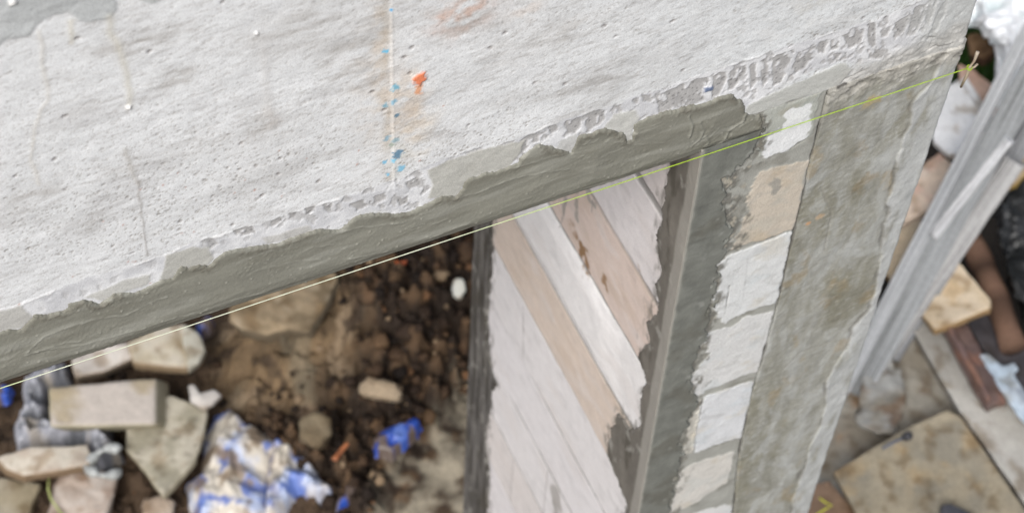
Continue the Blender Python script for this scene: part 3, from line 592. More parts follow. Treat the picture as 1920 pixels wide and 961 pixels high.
# ================================================================== LINE AND PEG
def tube(name, pts, r, m, cols, parent=None, n=8, closed_ends=True, rfun=None):
    pts = [Vector(p) for p in pts]; V = []; Cc = []
    for i, p in enumerate(pts):
        t_ = (pts[min(i+1, len(pts)-1)]-pts[max(i-1, 0)]).normalized()
        a = t_.cross(Vector((0, .3, 1))).normalized(); b = t_.cross(a)
        rr = r*(rfun(i/(len(pts)-1)) if rfun else 1)
        for k in range(n):
            an = 2*math.pi*k/n; V.append(p+a*rr*math.cos(an)+b*rr*math.sin(an)); Cc.append(cols[i] if isinstance(cols, list) else cols)
    Fc = [(i*n+k, i*n+(k+1) % n, (i+1)*n+(k+1) % n, (i+1)*n+k) for i in range(len(pts)-1) for k in range(n)]
    for e_ in ((0,), (len(pts)-1,)):
        i = e_[0]; V.append(pts[i]); Cc.append(cols[i] if isinstance(cols, list) else cols); c_ = len(V)-1
        Fc += [(i*n+k, i*n+(k+1) % n, c_, c_) if i else (i*n+(k+1) % n, i*n+k, c_, c_) for k in range(n)]
    q = [f for f in Fc if f[2] != f[3]]; t3 = [f[:3] for f in Fc if f[2] == f[3]]
    me = bpy.data.meshes.new(name); me.from_pydata(V, [], q+t3); setcol(me, Cc); me.materials.append(m)
    for p in me.polygons: p.use_smooth = True
    o = bpy.data.objects.new(name, me); COL.objects.link(o); o.parent = parent; return o
pa, pb = Vector((-1.75, -.0125, Z0-.0015)), Vector((.4445, -.012, Z0+.0005))
N_ = 160; sp = [pa.lerp(pb, i/N_) for i in range(N_+1)]
sc_cols = []
for i, p in enumerate(sp):
    k = min(1, max(0, (p.x+.42)/.25)); k = max(k, .35*(1 if -1.02 > p.x else 0)); nz_ = .5+.5*math.sin(i*1.7)
    sc_cols.append(tuple(np.array((.66, .69, .54))*(1-k)+np.array((.38, .55, .045))*k))  # whitish left part: a blown highlight painted into the twine colour
sc_cols = [tuple(np.array(c)*(.93+.07*math.sin(i*2.3))) for i, c in enumerate(sc_cols)]
st_ = tube('mason_line', sp, .00072, M['twine'], sc_cols)
tag(st_, 'taut lime green string stretched along the underside of the beam and across the column', 'string')
pts = [Vector((.4485, -.006, Z0-.050)), Vector((.449, -.010, Z0-.02)), Vector((.447, -.012, Z0)), Vector((.452, -.012, Z0+.012)), Vector((.457, -.008, Z0+.028))]
pk = tube('wooden_peg', pts, .0030, M['wood'], [(.34, .27, .18), (.46, .38, .28), (.40, .33, .25), (.24, .19, .14), (.40, .34, .27)], n=7, rfun=lambda t: .55+.8*math.sin(t*7+.5)**2*.6)
tag(pk, 'small splintered wooden peg at the column edge that holds the green string', 'peg')
tube('splinter', [Vector((.447, -.012, Z0-.004)), Vector((.4545, -.014, Z0+.001)), Vector((.459, -.014, Z0+.006))], .0018, M['wood'], [(.30, .24, .18), (.36, .30, .23), (.30, .25, .19)], parent=pk, n=6)
kn = []
for i in range(50):
    a_ = i/49*2*math.pi*2.6; kn.append(Vector((.447+.0040*math.cos(a_), -.012+.0040*math.sin(a_), Z0-.003+.006*i/49)))
tube('string_loop', kn, .0006, M['twine'], (.36, .50, .05), parent=st_, n=6)

# ================================================================== GROUND
def gpoly(*uv, z=0.): return [tuple(G(u, v, z))[:2] for u, v in uv]
def ground_z(x, y):
    """heap of dug-out soil seen through the opening, flat yard elsewhere"""
    m1 = sdf(x, y, gpoly((430, 520), (560, 400), (900, 330), (1050, 420), (1000, 700), (860, 790), (720, 830), (600, 800), (470, 760), (400, 700)))
    hgt = .20*ss(-.06, .35, m1)
    inn = ss(1.0, .8, x)*ss(-2.5, -1.5, x)
    cl = fbm(x*7, y*7, 4, 601)
    d1, d2, cid = worley(x*17+.6*cl, y*17, 602); clod = np.clip(1-d1*1.25, 0, 1)*(.35+.65*cid)
    e1, e2, cid2 = worley(x*38, y*38, 603); clod2 = np.clip(1-e1*1.3, 0, 1)*(.3+.7*cid2)
    mk = ss(-.10, .10, sdf(x, y, gpoly((600, 440), (900, 330), (1050, 420), (1000, 700), (860, 790), (740, 910), (640, 940), (550, 850), (450, 770), (500, 725), (590, 745), (655, 690), (690, 620), (655, 540), z=.16))+.06*cl)
    r = hgt+.02*cl*inn+.030*inn*ss(-.05, .1, m1)*(1-.6*mk)*(.5-np.abs(fbm(x*5+2, y*6, 5, 607)))+.012*inn*(1-np.abs(fbm(x*16, y*16, 4, 608))*2)+inn*(.018+.075*mk)*clod+inn*(.012+.034*mk)*clod2+inn*(.008+.030*mk)*fbm(x*24, y*24, 4, 609)+.008*fbm(x*60, y*60, 3, 604)*inn
    ck = np.exp(-(fbm(x*3+.3, y*4, 3, 606)/.03)**2)*ss(0, .1, m1)*(1-mk); r = r-.03*ck
    return r, mk, m1, clod, cid, cl
gx = np.concatenate([-np.geomspace(400, 2.2, 24), steps((-2, -1.3, .03), (-1.3, .95, .0065), (.95, 3.2, .03)), np.geomspace(3.6, 400, 24)])
gy = np.concatenate([-np.geomspace(400, .8, 24), steps((-.6, .4, .05), (.4, 2.3, .0065), (2.3, 3.2, .04)), np.geomspace(3.6, 400, 24)])
x, y = np.meshgrid(gx, gy, indexing='ij')
gz, mk, m1, clod, cid, cl = ground_z(x, y)
C = np.broadcast_to(np.array((.058, .037, .022)), x.shape+(3,)).copy()
C *= (1+.25*fbm(x*9, y*9, 4, 611))[..., None]
tanm = ss(-.05, .08, sdf(x, y, gpoly((380, 600), (560, 500), (670, 500), (700, 600), (700, 690), (620, 745), (520, 745), (400, 730), z=.16))+.05*cl)
C = mix(C, np.array((.155, .105, .058))*(1+.7*fbm(x*9, y*9, 6, 612))[..., None], .9*tanm*(1-.8*mk))
C = mix(C, np.array((.17, .165, .125)), .35*tanm*ss(.1, .5, fbm(x*6+3, y*6, 4, 613)))
C = mix(C, np.array((.27, .20, .13)), .7*tanm*ss(.15, .5, fbm(x*11+9, y*11, 6, 618)))
C = mix(C, np.array((.038, .025, .016)), .85*ss(.10, .42, fbm(x*13+1, y*13, 6, 619)))
C = mix(C, np.array((.017, .0105, .007))*(1+.3*cl)[..., None], .85*mk*(1-.9*ss(.35, .8, clod*cid*1.6)))
C = mix(C, np.array((.10, .060, .032)), .75*mk*ss(.35, .75, clod*cid*1.5))
orr = mk*ss(.45, .65, fbm(x*12+8, y*12, 3, 614)); C = mix(C, np.array((.19, .11, .06)), .5*orr)
pale = ss(-.03, .05, sdf(x, y, gpoly((700, 930), (740, 850), (800, 800), (900, 720), (1000, 760), (1000, 1100), (660, 1100)))+.06*fbm(x*8, y*8, 4, 615))
C = mix(C, np.array((.27, .235, .175))*(1+.8*fbm(x*12, y*12, 6, 616))[..., None], .85*pale*ss(-.45, .05, fbm(x*9+4, y*9, 4, 620)))
yard = ss(.85, 1.0, x); C = mix(C, np.array((.035, .028, .022))*(1+.4*fbm(x*8, y*8, 4, 617))[..., None], yard)
gr = ss(2.2, 2.4, x)*ss(1.6, 1.9, y); C = mix(C, np.array((.05, .10, .02)), gr)
gz = gz*(1-.9*pale)
gro = grid('ground', np.stack([x, y, gz-.002], -1), C, M['soil'])
tag(gro, kind='structure')

# loose clods and grit on the heap
V = []; Fc = []; Cc = []
bm = bmesh.new(); bmesh.ops.create_icosphere(bm, subdivisions=2, radius=1)
bv = np.array([v.co[:] for v in bm.verts]); bf = np.array([[v.index for v in f.verts] for f in bm.faces]); bm.free()
n = 0; rs = np.random.RandomState(5)
cand = rs.rand(15000, 2)*np.array((2.3, 1.9))+np.array((-1.3, .5))
_, mkc, m1c, *_r = ground_z(cand[:, 0], cand[:, 1]); gzc = _
palec = sdf(cand[:, 0], cand[:, 1], gpoly((700, 930), (740, 850), (800, 800), (900, 720), (1000, 760), (1000, 1100), (660, 1100)))
for i in range(len(cand)):
    w_ = .14+.86*mkc[i]
    if rs.rand() > w_*.55 or palec[i] > .02: continue
    r = .004+.026*rs.rand()**4*(.4+.6*mkc[i])
    S_ = r*np.array((1, .6+.5*rs.rand(), .5+.4*rs.rand()))
    a_ = rs.rand()*6.28; ca, sa = math.cos(a_), math.sin(a_)
    p = bv*(1+.35*noise(bv[:, 2]*3.1+i, bv[:, 1]*3.1+bv[:, 0]*2.3, i % 37)+.55*noise(bv[:, 0]*1.6+i, bv[:, 1]*1.6+bv[:, 2]*1.3, i % 50))[:, None]*S_
    p = np.stack([p[:, 0]*ca-p[:, 1]*sa, p[:, 0]*sa+p[:, 1]*ca, p[:, 2]], -1)+np.array((cand[i, 0], cand[i, 1], gzc[i]+r*.35))
    V.append(p); Fc.append(bf+n); n += len(bv)
    c = [(.028, .0165, .010), (.050, .029, .016), (.088, .052, .027), (.016, .010, .007), (.12, .062, .03), (.24, .17, .105)][rs.choice(6, p=[.29, .26, .17, .18, .04, .06])]
    Cc.append(np.broadcast_to(np.array(c)*(.8+.4*rs.rand()), (len(bv), 3)))
co = mesh('soil_clods', np.vstack(V), np.vstack(Fc), M['soil'], None, np.vstack(Cc))
tag(co, kind='stuff', label='loose brown clods of dug soil over the heap seen through the opening', cat='soil')

# ================================================================== DEBRIS BUILDERS
def gh(x, y): return float(ground_z(np.array([x]), np.array([y]))[0][0])
def slab(name, pts, th, shift=(0, 0), cfun=None, m='debris', bev=.006, parent=None, wob=.004, seed=0, sub=5):
    """solid prism: pts = outline (u, v, z of the top); its lower outline is shifted, so it can lie tilted"""
    top = [G(u, v, z) for u, v, z in pts]; bot = [G(u+shift[0], v+shift[1], z-th) for u, v, z in pts]
    bm = bmesh.new()
    tv = [bm.verts.new(p) for p in top]; bv_ = [bm.verts.new(p) for p in bot]
    bm.faces.new(tv); bm.faces.new(bv_[::-1])
    for i in range(len(tv)):
        j = (i+1) % len(tv); bm.faces.new((tv[j], tv[i], bv_[i], bv_[j]))
    bmesh.ops.recalc_face_normals(bm, faces=bm.faces)
    bmesh.ops.bevel(bm, geom=bm.edges[:], offset=bev, segments=2, affect='EDGES', profile=.6)
    bmesh.ops.triangulate(bm, faces=[f for f in bm.faces if len(f.verts) > 4])
    for _i in range(sub):
        es = [e for e in bm.edges if e.calc_length() > .02]
        if not es: break
        bmesh.ops.subdivide_edges(bm, edges=es, cuts=1, use_grid_fill=True)
        bmesh.ops.triangulate(bm, faces=[f for f in bm.faces if len(f.verts) > 4])
    bm.normal_update()
    co_ = np.array([v.co[:] for v in bm.verts]); no = np.array([v.normal[:] for v in bm.verts])
    a = co_[:, 0]+.37*co_[:, 2]; b = co_[:, 1]+.51*co_[:, 2]
    d = wob*fbm(a*12, b*12, 4, seed)+wob*.5*fbm(a*50, b*50, 3, seed+1)
    for v, p in zip(bm.verts, co_+no*d[:, None]): v.co = p
    me = bpy.data.meshes.new(name); bm.to_mesh(me); bm.free()
    C_ = cfun(a, b, no) if cfun else np.full((len(a), 3), .4)
    setcol(me, C_); me.materials.append(M[m])
    for p in me.polygons: p.use_smooth = True
    o = bpy.data.objects.new(name, me); COL.objects.link(o); o.parent = parent; return o
def two(c1, c2, sc_=9, seed=0, c3=None, side=None):
    def f(a, b, no):
        t_ = ss(-.25, .35, fbm(a*sc_, b*sc_, 5, seed)); C_ = mix(np.broadcast_to(np.array(c1), a.shape+(3,)), c2, t_)
        if c3: C_ = mix(C_, c3, .8*ss(.15, .5, fbm(a*sc_*1.7+5, b*sc_*1.7, 4, seed+3)))
        C_ = C_*(1+.12*fbm(a*60, b*60, 3, seed+5))[..., None]
        C_ = C_*.74*(1+.25*fbm(a*sc_*.5+3, b*sc_*.5, 3, seed+8))[..., None]; C_ = mix(C_, C_*np.array((.55, .47, .38)), .75*ss(.12, .45, fbm(a*17+seed, b*17, 6, seed+9)))
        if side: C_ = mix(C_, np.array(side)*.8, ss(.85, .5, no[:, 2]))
        return C_
    return f
def lump(name, outline, z0, ht, amp, cfun, m='plastic', seed=0, res=.006, fold=9, parent=None, prof=.07):
    """crumpled closed body lying on the ground inside a traced outline"""
    poly = gpoly(*outline, z=z0+ht*.5)
    xs_ = [p[0] for p in poly]; ys_ = [p[1] for p in poly]
    X_, Y_ = np.meshgrid(np.arange(min(xs_)-.02, max(xs_)+.02, res), np.arange(min(ys_)-.02, max(ys_)+.02, res), indexing='ij')
    s_ = sdf(X_, Y_, poly)+.006*fbm(X_*25, Y_*25, 3, seed)
    body = np.sqrt(np.clip(s_/prof, 0, 1))*(2-np.clip(s_/prof, 0, 1)**.5)
    w1 = fbm(X_*3, Y_*3, 2, seed+9)*.5
    rd = 1-np.abs(fbm(X_*fold+w1, Y_*fold-w1, 4, seed+1))*2.2
    rd2 = 1-np.abs(fbm(X_*fold*2.3+w1*2, Y_*fold*1.7, 3, seed+2))*2.0
    Zt = z0+ht*body+amp*(rd-.4)*ss(0, .03, s_)+amp*.4*rd2*ss(0, .02, s_)
    Zt = np.where(s_ < 0, z0-.03, Zt)
    C_ = cfun(X_, Y_, rd, s_)
    return grid(name, np.stack([X_, Y_, Zt], -1), C_, M[m], parent, s_ > -.001, skirt=None)

# ---- left: rubble in the pit --------------------------------------------------------
def brick_col(a, b, no):
    C_ = two((.56, .49, .42), (.60, .54, .48), 10, 3)(a, b, no)
    return C_
def stained(px_centers, base, stain):
    cs = [(G(u, v, .15), r) for u, v, r in px_centers]
    def f(a, b, no):
        C_ = .76*np.broadcast_to(np.array(base), a.shape+(3,))*(1+.08*fbm(a*14, b*14, 4, 12))[..., None]
        for p, r in cs:
            pa_, pb_ = p.x+.37*p.z, p.y+.51*p.z
            g = np.exp(-((a-pa_)**2+(b-pb_)**2)/r**2)*(1+.7*fbm(a*20, b*20, 3, 13)); C_ = mix(C_, stain, .8*ss(.3, .8, g))
        C_ = C_*(1+.12*fbm(a*70, b*70, 3, 15))[..., None]
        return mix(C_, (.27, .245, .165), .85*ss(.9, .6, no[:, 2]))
    return f
RUB = 'broken blocks and slabs thrown on the soil'
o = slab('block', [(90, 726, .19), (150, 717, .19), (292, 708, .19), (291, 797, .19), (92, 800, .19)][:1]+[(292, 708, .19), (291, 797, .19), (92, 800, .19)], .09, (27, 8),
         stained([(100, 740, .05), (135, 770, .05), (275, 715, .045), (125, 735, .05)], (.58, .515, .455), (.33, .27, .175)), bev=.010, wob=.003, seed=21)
tag(o, 'whole pinkish-white block, brown stained at both ends, resting on the grey bag', 'block', RUB)
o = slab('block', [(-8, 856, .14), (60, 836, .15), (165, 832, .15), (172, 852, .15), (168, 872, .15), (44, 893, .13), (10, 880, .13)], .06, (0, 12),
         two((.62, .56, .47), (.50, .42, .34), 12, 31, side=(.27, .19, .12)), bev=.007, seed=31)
tag(o, 'slim cream block with a brown underside poking in at the left edge', 'block', RUB)
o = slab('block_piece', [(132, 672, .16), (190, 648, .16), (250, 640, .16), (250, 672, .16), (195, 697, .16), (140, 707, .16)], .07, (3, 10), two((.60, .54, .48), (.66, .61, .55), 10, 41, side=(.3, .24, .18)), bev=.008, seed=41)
tag(o, 'pinkish-white broken block end just below the green string, behind the whole block', 'block', RUB)
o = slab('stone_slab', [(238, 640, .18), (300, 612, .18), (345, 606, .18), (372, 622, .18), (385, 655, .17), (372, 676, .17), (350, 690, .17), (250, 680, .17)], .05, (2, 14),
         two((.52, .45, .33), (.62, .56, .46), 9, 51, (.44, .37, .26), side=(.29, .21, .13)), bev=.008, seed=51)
tag(o, 'cream slab with a rounded broken end under the beam edge', 'slab', RUB)
slab('broken_edge', [(346, 608, .186), (372, 622, .186), (385, 655, .182), (372, 680, .18), (352, 694, .178), (349, 670, .182), (342, 640, .186)], .035, (2, 8), two((.58, .55, .46), (.46, .42, .33), 14, 55), parent=o, bev=.005, seed=56)
o = slab('cement_board', [(318, 738, .13), (389, 770, .13), (384, 800, .13), (368, 860, .13), (306, 929, .13), (264, 872, .13), (234, 838, .12), (238, 800, .12)], .018, (2, 10),
         two((.36, .33, .25), (.56, .51, .41), 15, 61, (.18, .16, .115), side=(.32, .28, .2)), bev=.004, seed=61, wob=.005)
tag(o, 'pointed broken piece of beige cement board beside the whole block', 'board', RUB)
o = slab('stone_slab', [(105, 900, .07), (135, 882, .08), (220, 884, .08), (212, 930, .08), (196, 985, .07), (84, 985, .07)], .06, (0, 10), two((.52, .43, .36), (.61, .54, .48), 14, 71, (.42, .31, .24)), bev=.012, seed=71, wob=.010)
tag(o, 'mottled pink-beige slab at the lower left, below the grey bag cuff', 'slab', RUB)
o = slab('stone_slab', [(-30, 895, .05), (8, 893, .05), (78, 905, .05), (62, 940, .05), (50, 985, .05), (-30, 985, .05)], .05, (8, 6), two((.33, .28, .19), (.41, .36, .27), 9, 81), bev=.008, seed=81)
tag(o, 'olive-brown slab in the bottom left corner of the picture', 'slab', RUB)
o = slab('block_piece', [(352, 722, .16), (366, 718, .17), (374, 734, .17), (400, 728, .16), (416, 738, .16), (398, 756, .16), (385, 766, .16), (356, 752, .16)], .03, (1, 5), two((.66, .62, .57), (.60, .55, .5), 14, 91), bev=.006, seed=91, wob=.005)
tag(o, 'small white forked fragment above the muddy blue sack', 'fragment', RUB)
o = slab('mud_board', [(430, 560, .25), (560, 515, .26), (628, 505, .27), (636, 522, .27), (606, 575, .26), (578, 622, .25), (540, 615, .25), (500, 628, .24), (450, 618, .23), (425, 600, .24)], .03, (8, 14), two((.36, .275, .175), (.22, .165, .10), 14, 101, (.42, .34, .235), side=(.13, .10, .065)), bev=.006, seed=101, wob=.010)
tag(o, 'mud-coated board on the soil heap under the middle of the beam', 'board', RUB)
o = slab('stone', [(556, 780, .20), (590, 770, .21), (620, 782, .21), (622, 815, .20), (590, 835, .19), (562, 822, .19)], .08, (4, 8), two((.26, .205, .13), (.20, .15, .09), 12, 111), m='soil', bev=.016, seed=111, wob=.012)
tag(o, 'brown angular stone just right of the blue and white sack', 'stone')
o = slab('stone', [(690, 706, .24), (735, 712, .25), (756, 735, .24), (748, 752, .23), (700, 745, .22), (672, 735, .22), (668, 715, .23)], .05, (3, 8), two((.36, .28, .19), (.26, .19, .12), 12, 121), m='soil', bev=.014, seed=121, wob=.012)
tag(o, 'pale tan stone half buried in the middle of the dark soil', 'stone')
o = slab('stone', [(262, 935, .06), (300, 925, .07), (330, 940, .07), (322, 985, .06), (270, 985, .06)], .06, (3, 6), two((.42, .33, .25), (.50, .42, .34), 14, 125), m='soil', bev=.014, seed=127, wob=.012)
tag(o, 'pinkish stone at the bottom edge below the tip of the cement board', 'stone')
bmw = slab('foam_piece', [(848, 522, .30), (862, 515, .31), (875, 524, .31), (874, 545, .30), (864, 558, .29), (850, 552, .29), (845, 538, .29)], .035, (0, 4), two((.74, .72, .62), (.80, .79, .72), 20, 131), bev=.010, seed=131, wob=.008)
tag(bmw, 'small white foam lump on dark soil beside the far edge of the block wall', 'foam')
for pts, lb, c in ((((735, 483), (748, 490), (764, 486), (762, 494), (745, 497)), 'bright orange scrap on dark soil close under the beam', (.75, .17, .05)), (((622, 858), (645, 828), (652, 824), (655, 832), (632, 862)), 'thin orange-brown scrap on soil right of the blue sack', (.46, .16, .06))):
    o = slab('plastic_scrap', [(u, v, .27 if v < 600 else .17) for u, v in pts], .012, (0, 2), two(c, tuple(.7*k_ for k_ in c), 20, 141), m='plastic', bev=.003, seed=142); tag(o, lb, 'scrap')

def grey_bag(x, y, rd, s_):
    C_ = mix(np.broadcast_to(np.array((.13, .135, .15)), x.shape+(3,)), (.32, .325, .36), ss(.2, .95, rd)); return mix(C_, (.36, .31, .24), .6*ss(.1, .5, fbm(x*14, y*14, 4, 151)))
o = lump('plastic_bag', ((75, 690), (125, 678), (136, 715), (92, 735), (95, 790), (140, 803), (210, 800), (212, 832), (150, 838), (80, 838), (30, 846), (22, 800), (45, 765), (38, 725)), 0.0, .10, .035, grey_bag, seed=151, fold=13)
tag(o, 'crumpled dark grey plastic bag spread under the whole block', 'bag')
cf_c = G(196, 868, .15)
ring = []
for i in range(40):
    a_ = i/39*5.2+.4; ring.append(cf_c+Vector((.048*math.cos(a_)*(1+.12*math.sin(3*a_)), .040*math.sin(a_), .012*math.sin(2*a_))))
tube('bag_cuff', ring, .014, M['plastic'], [tuple(np.array((.30, .31, .30))*(.7+.5*abs(math.sin(i*.9)))) for i in range(40)], parent=o, n=10, rfun=lambda t: .8+.35*math.sin(t*23))
slabc = lump('plastic_bag', ((148, 800), (205, 800), (212, 826), (226, 840), (205, 858), (180, 860), (160, 838)), 0.02, .13, .03, grey_bag, seed=161, fold=18)
tag(slabc, 'small twisted grey plastic bag end between the whole block and the slim cream block', 'bag')
def sack(seed, mud=0.5):
    def f(x, y, rd, s_):
        n1 = fbm(x*9, y*9, 5, seed); C_ = np.broadcast_to(np.array((.56, .51, .43)), x.shape+(3,)).copy()
        C_ = mix(C_, (.34, .42, .62), .8*ss(-.1, .35, fbm(x*7+2, y*7, 4, seed+1)))
        C_ = mix(C_, (.05, .115, .40), .85*ss(.06, .30, fbm(x*13+2, y*13, 5, seed+2)))
        C_ = mix(C_, (.20, .145, .095), mud*ss(.02, .38, fbm(x*12+7, y*12, 5, seed+3)))
        return C_
    return f
o = lump('woven_sack', ((400, 775), (430, 762), (475, 795), (515, 815), (540, 832), (522, 860), (512, 900), (508, 960), (495, 1000), (380, 1000), (352, 950), (345, 905), (375, 885), (378, 820)), 0.0, .08, .022, sack(171, .9), seed=171, fold=5, prof=.10)
tag(o, 'large mud-caked white and blue sack lying beside the cement board', 'sack')
o = lump('woven_sack', ((505, 815), (562, 842), (590, 868), (605, 895), (632, 915), (628, 938), (600, 945), (560, 930), (530, 965), (490, 985), (492, 920), (498, 870)), 0.0, .08, .028, sack(181, .5), seed=181, fold=8)
tag(o, 'bright blue and white sack end twisted between the muddy sack and the soil', 'sack')
def bluet(c=(.018, .06, .32)):
    def f(x, y, rd, s_):
        C_ = np.broadcast_to(np.array(c), x.shape+(3,)).copy(); C_ = mix(C_, (.14, .22, .50), .6*ss(.1, .5, fbm(x*14, y*14, 4, 191))); return mix(C_, (.11, .078, .05), .95*ss(-.08, .15, fbm(x*18+3, y*18, 4, 193)))
    return f
for pts, z_, lb in ((((700, 822), (722, 800), (780, 780), (792, 790), (770, 820), (735, 850), (705, 842)), .12, 'blue tarpaulin corner sticking out of the dark soil near the block wall'),
                    (((640, 905), (660, 895), (672, 905), (655, 935), (632, 945)), .06, 'small blue tarpaulin tail at the tip of the twisted sack'),
                    (((368, 606), (382, 588), (400, 592), (392, 615), (376, 622)), .14, 'small pale blue tarpaulin scrap just under the beam beside the cream slab'),
                    (((-20, 722), (0, 716), (22, 722), (14, 742), (-20, 750)), .08, 'blue tarpaulin scrap at the left edge under the beam')):
    o = lump('tarpaulin', pts, z_-.01, .016, .010, bluet(), seed=191+len(lb), fold=14, prof=.04, res=.004); tag(o, lb, 'tarpaulin')
wirep = [G(92, 895, .10), G(90, 915, .10), G(96, 935, .09), G(108, 952, .08), G(122, 970, .08), G(140, 990, .07)]
tag(tube('cord', wirep, .003, M['twine'], (.30, .33, .12), n=6), 'thin olive cord hanging between the two slabs at the lower left', 'cord')

# ---- right: beyond the column --------------------------------------------------------
yardc = lambda a, b, no: mix(two((.45, .42, .36), (.34, .30, .24), 5, 201, (.22, .17, .12))(a, b, no), (.36, .22, .12), .6*ss(.25, .5, fbm(a*7, b*7, 4, 205)))
o = slab('concrete_apron', [(1500, 700, .03), (1600, 560, .03), (1700, 560, .03), (1768, 610, .03), (1960, 860, .03), (1960, 1050, .03), (1430, 1080, .03), (1430, 800, .03)], .05, (0, 4), yardc, bev=.008, seed=201, wob=.006, sub=6)
tag(o, kind='structure')
o = slab('concrete_kerb', [(1738, 572, .14), (1830, 640, .14), (2000, 850, .14), (2000, 1000, .14), (1955, 990, .14), (1800, 770, .14), (1712, 620, .14)], .11, (0, 14), two((.47, .45, .41), (.55, .53, .49), 6, 211, (.38, .35, .31)), bev=.006, seed=211, wob=.003)
tag(o, 'pale concrete kerb running diagonally past the brown steel channel', 'kerb')
o = slab('plywood_sheet', [(1562, 884, .16), (1690, 806, .16), (1775, 768, .16), (1800, 778, .16), (1850, 850, .16), (1925, 960, .16), (1980, 1060, .16), (1660, 1060, .16)], .016, (0, 5),
         two((.40, .345, .25), (.31, .28, .22), 7, 221, (.44, .34, .21), side=(.2, .15, .09)), m='wood', bev=.003, seed=221, wob=.002)
tag(o, 'worn tan plywood sheet lying at the foot of the column', 'board')
o = slab('plank', [(1525, 905, .12), (1556, 900, .12), (1650, 1010, .12), (1600, 1060, .12), (1480, 1060, .12)], .02, (0, 8), two((.33, .22, .15), (.26, .17, .11), 10, 231), m='wood', bev=.004, seed=231)
tag(o, 'reddish-brown plank end between the column foot and the plywood sheet', 'plank')
o = slab('plastic_wrap', [(1500, 0, 0)]*0+[(1620, 690, .08), (1660, 650, .09), (1690, 700, .09), (1700, 770, .08), (1680, 808, .08), (1640, 812, .08), (1600, 790, .07)], .03, (0, 4), two((.42, .42, .40), (.30, .27, .22), 9, 241, (.20, .13, .08)), m='plastic', bev=.006, seed=241, wob=.016)
tag(o, 'crumpled grey cement paper in the shade behind the column foot', 'paper')
o = tube('nail', [G(1655, 840, .19), G(1680, 826, .19), G(1700, 818, .195)], .004, M['metal'], (.09, .10, .13), n=8); tag(o, 'dark bent nail with a black head on the plywood edge', 'nail')
hd = tube('head', [G(1698, 819, .185), G(1704, 816, .212)], .012, M['metal'], (.03, .03, .035), n=12, parent=o)
o = slab('rubber_offcut', [(1764, 948, .22), (1776, 942, .23), (1800, 950, .22), (1822, 962, .2), (1850, 985, .2), (1830, 1010, .2), (1768, 1000, .2)], .05, (0, 5), two((.03, .032, .04), (.05, .05, .06), 12, 251), m='plastic', bev=.008, seed=251)
tag(o, 'black rubber offcut at the bottom edge on the plywood sheet', 'rubber')
o = tube('cord', [G(1536, 932, .18), G(1546, 940, .18), G(1560, 947, .175), G(1548, 953, .17), G(1528, 966, .17)], .0022, M['twine'], (.60, .62, .05), n=6); tag(o, 'short kinked yellow cord at the foot of the column', 'cord')
# steel, timber and log pile
o = slab('steel_channel', [(1752, 590, .20), (1800, 580, .21), (1880, 735, .22), (1888, 752, .22), (1862, 756, .22), (1850, 764, .22), (1840, 752, .22)], .05, (0, 10), two((.115, .075, .068), (.16, .105, .09), 10, 261, (.26, .13, .09)), m='metal', bev=.005, seed=261)
tag(o, 'dark red-brown rusty steel channel resting over the pale kerb', 'channel')
slab('flange', [(1770, 604, .235), (1780, 600, .237), (1858, 744, .25), (1852, 756, .248)], .03, (0, 2), two((.26, .14, .10), (.17, .11, .10), 14, 265), m='metal', bev=.003, seed=266, parent=o, wob=.002)
o = slab('steel_plate', [(1796, 575, .19), (1850, 550, .19), (1960, 700, .19), (1960, 800, .19), (1900, 750, .19)], .03, (0, 8), two((.055, .05, .055), (.09, .08, .085), 10, 271), m='metal', bev=.004, seed=271)
tag(o, 'blackened steel plate under the pale blue strip', 'plate')
o = slab('blue_strip', [(1836, 664, .22), (1852, 662, .22), (1880, 686, .22), (1902, 678, .22), (1912, 690, .22), (1900, 700, .22), (1960, 790, .22), (1960, 840, .22), (1910, 780, .22), (1870, 720, .22)], .012, (0, 3), two((.46, .55, .64), (.56, .63, .70), 9, 281, (.30, .33, .38)), m='metal', bev=.003, seed=281)
tag(o, 'pale blue painted metal strip beside the rusty channel at the right edge', 'strip')
o = slab('pine_board', [(1630, 478, .22), (1712, 392, .26), (1790, 482, .28), (1858, 562, .29), (1855, 577, .29), (1770, 612, .25), (1752, 618, .24), (1716, 575, .22)], .03, (0, 10), two((.78, .63, .44), (.86, .72, .54), 7, 291, (.68, .50, .30), side=(.36, .24, .12)), m='wood', bev=.003, seed=291)
tag(o, 'freshly cut pale pine board end lying behind the grey poles', 'board')
logp = [G(1790, 395, .20), G(1830, 470, .21), G(1865, 550, .22), G(1900, 650, .24)]
logp = [logp[0].lerp(logp[1], k_/4) for k_ in range(4)]+[logp[1].lerp(logp[2], k_/4) for k_ in range(4)]+[logp[2].lerp(logp[3], k_/4) for k_ in range(5)]
o = tube('log', logp, .036, M['wood'], [tuple(np.array((.15, .088, .06))*(.8+.5*math.sin(i*2.9)*math.sin(i*1.3))) for i in range(13)], n=18, rfun=lambda t: 1+.05*math.sin(t*20)); tag(o, 'round brown log with peeling bark behind the pine board', 'log')
o = slab('tyre_heap', [(1868, 380, .30), (1930, 330, .32), (2050, 360, .3), (2060, 560, .3), (1960, 640, .28), (1900, 560, .28), (1880, 470, .3)], .12, (0, 10), two((.012, .013, .013), (.06, .062, .066), 6, 301), m='plastic', bev=.03, seed=301, wob=.03)
o.name = 'rubber_sheet'; tag(o, 'folded black rubber sheet at the right edge behind the log', 'rubber')
o = slab('plank', [(1880, 330, .50), (1960, 230, .50), (1990, 260, .50), (1905, 345, .50), (1884, 352, .50)], .03, (0, 8), two((.60, .45, .27), (.66, .54, .38), 9, 311, side=(.36, .24, .07)), m='wood', bev=.003, seed=311)
tag(o, 'yellowish plank end sticking out behind the grey poles at the right edge', 'plank')
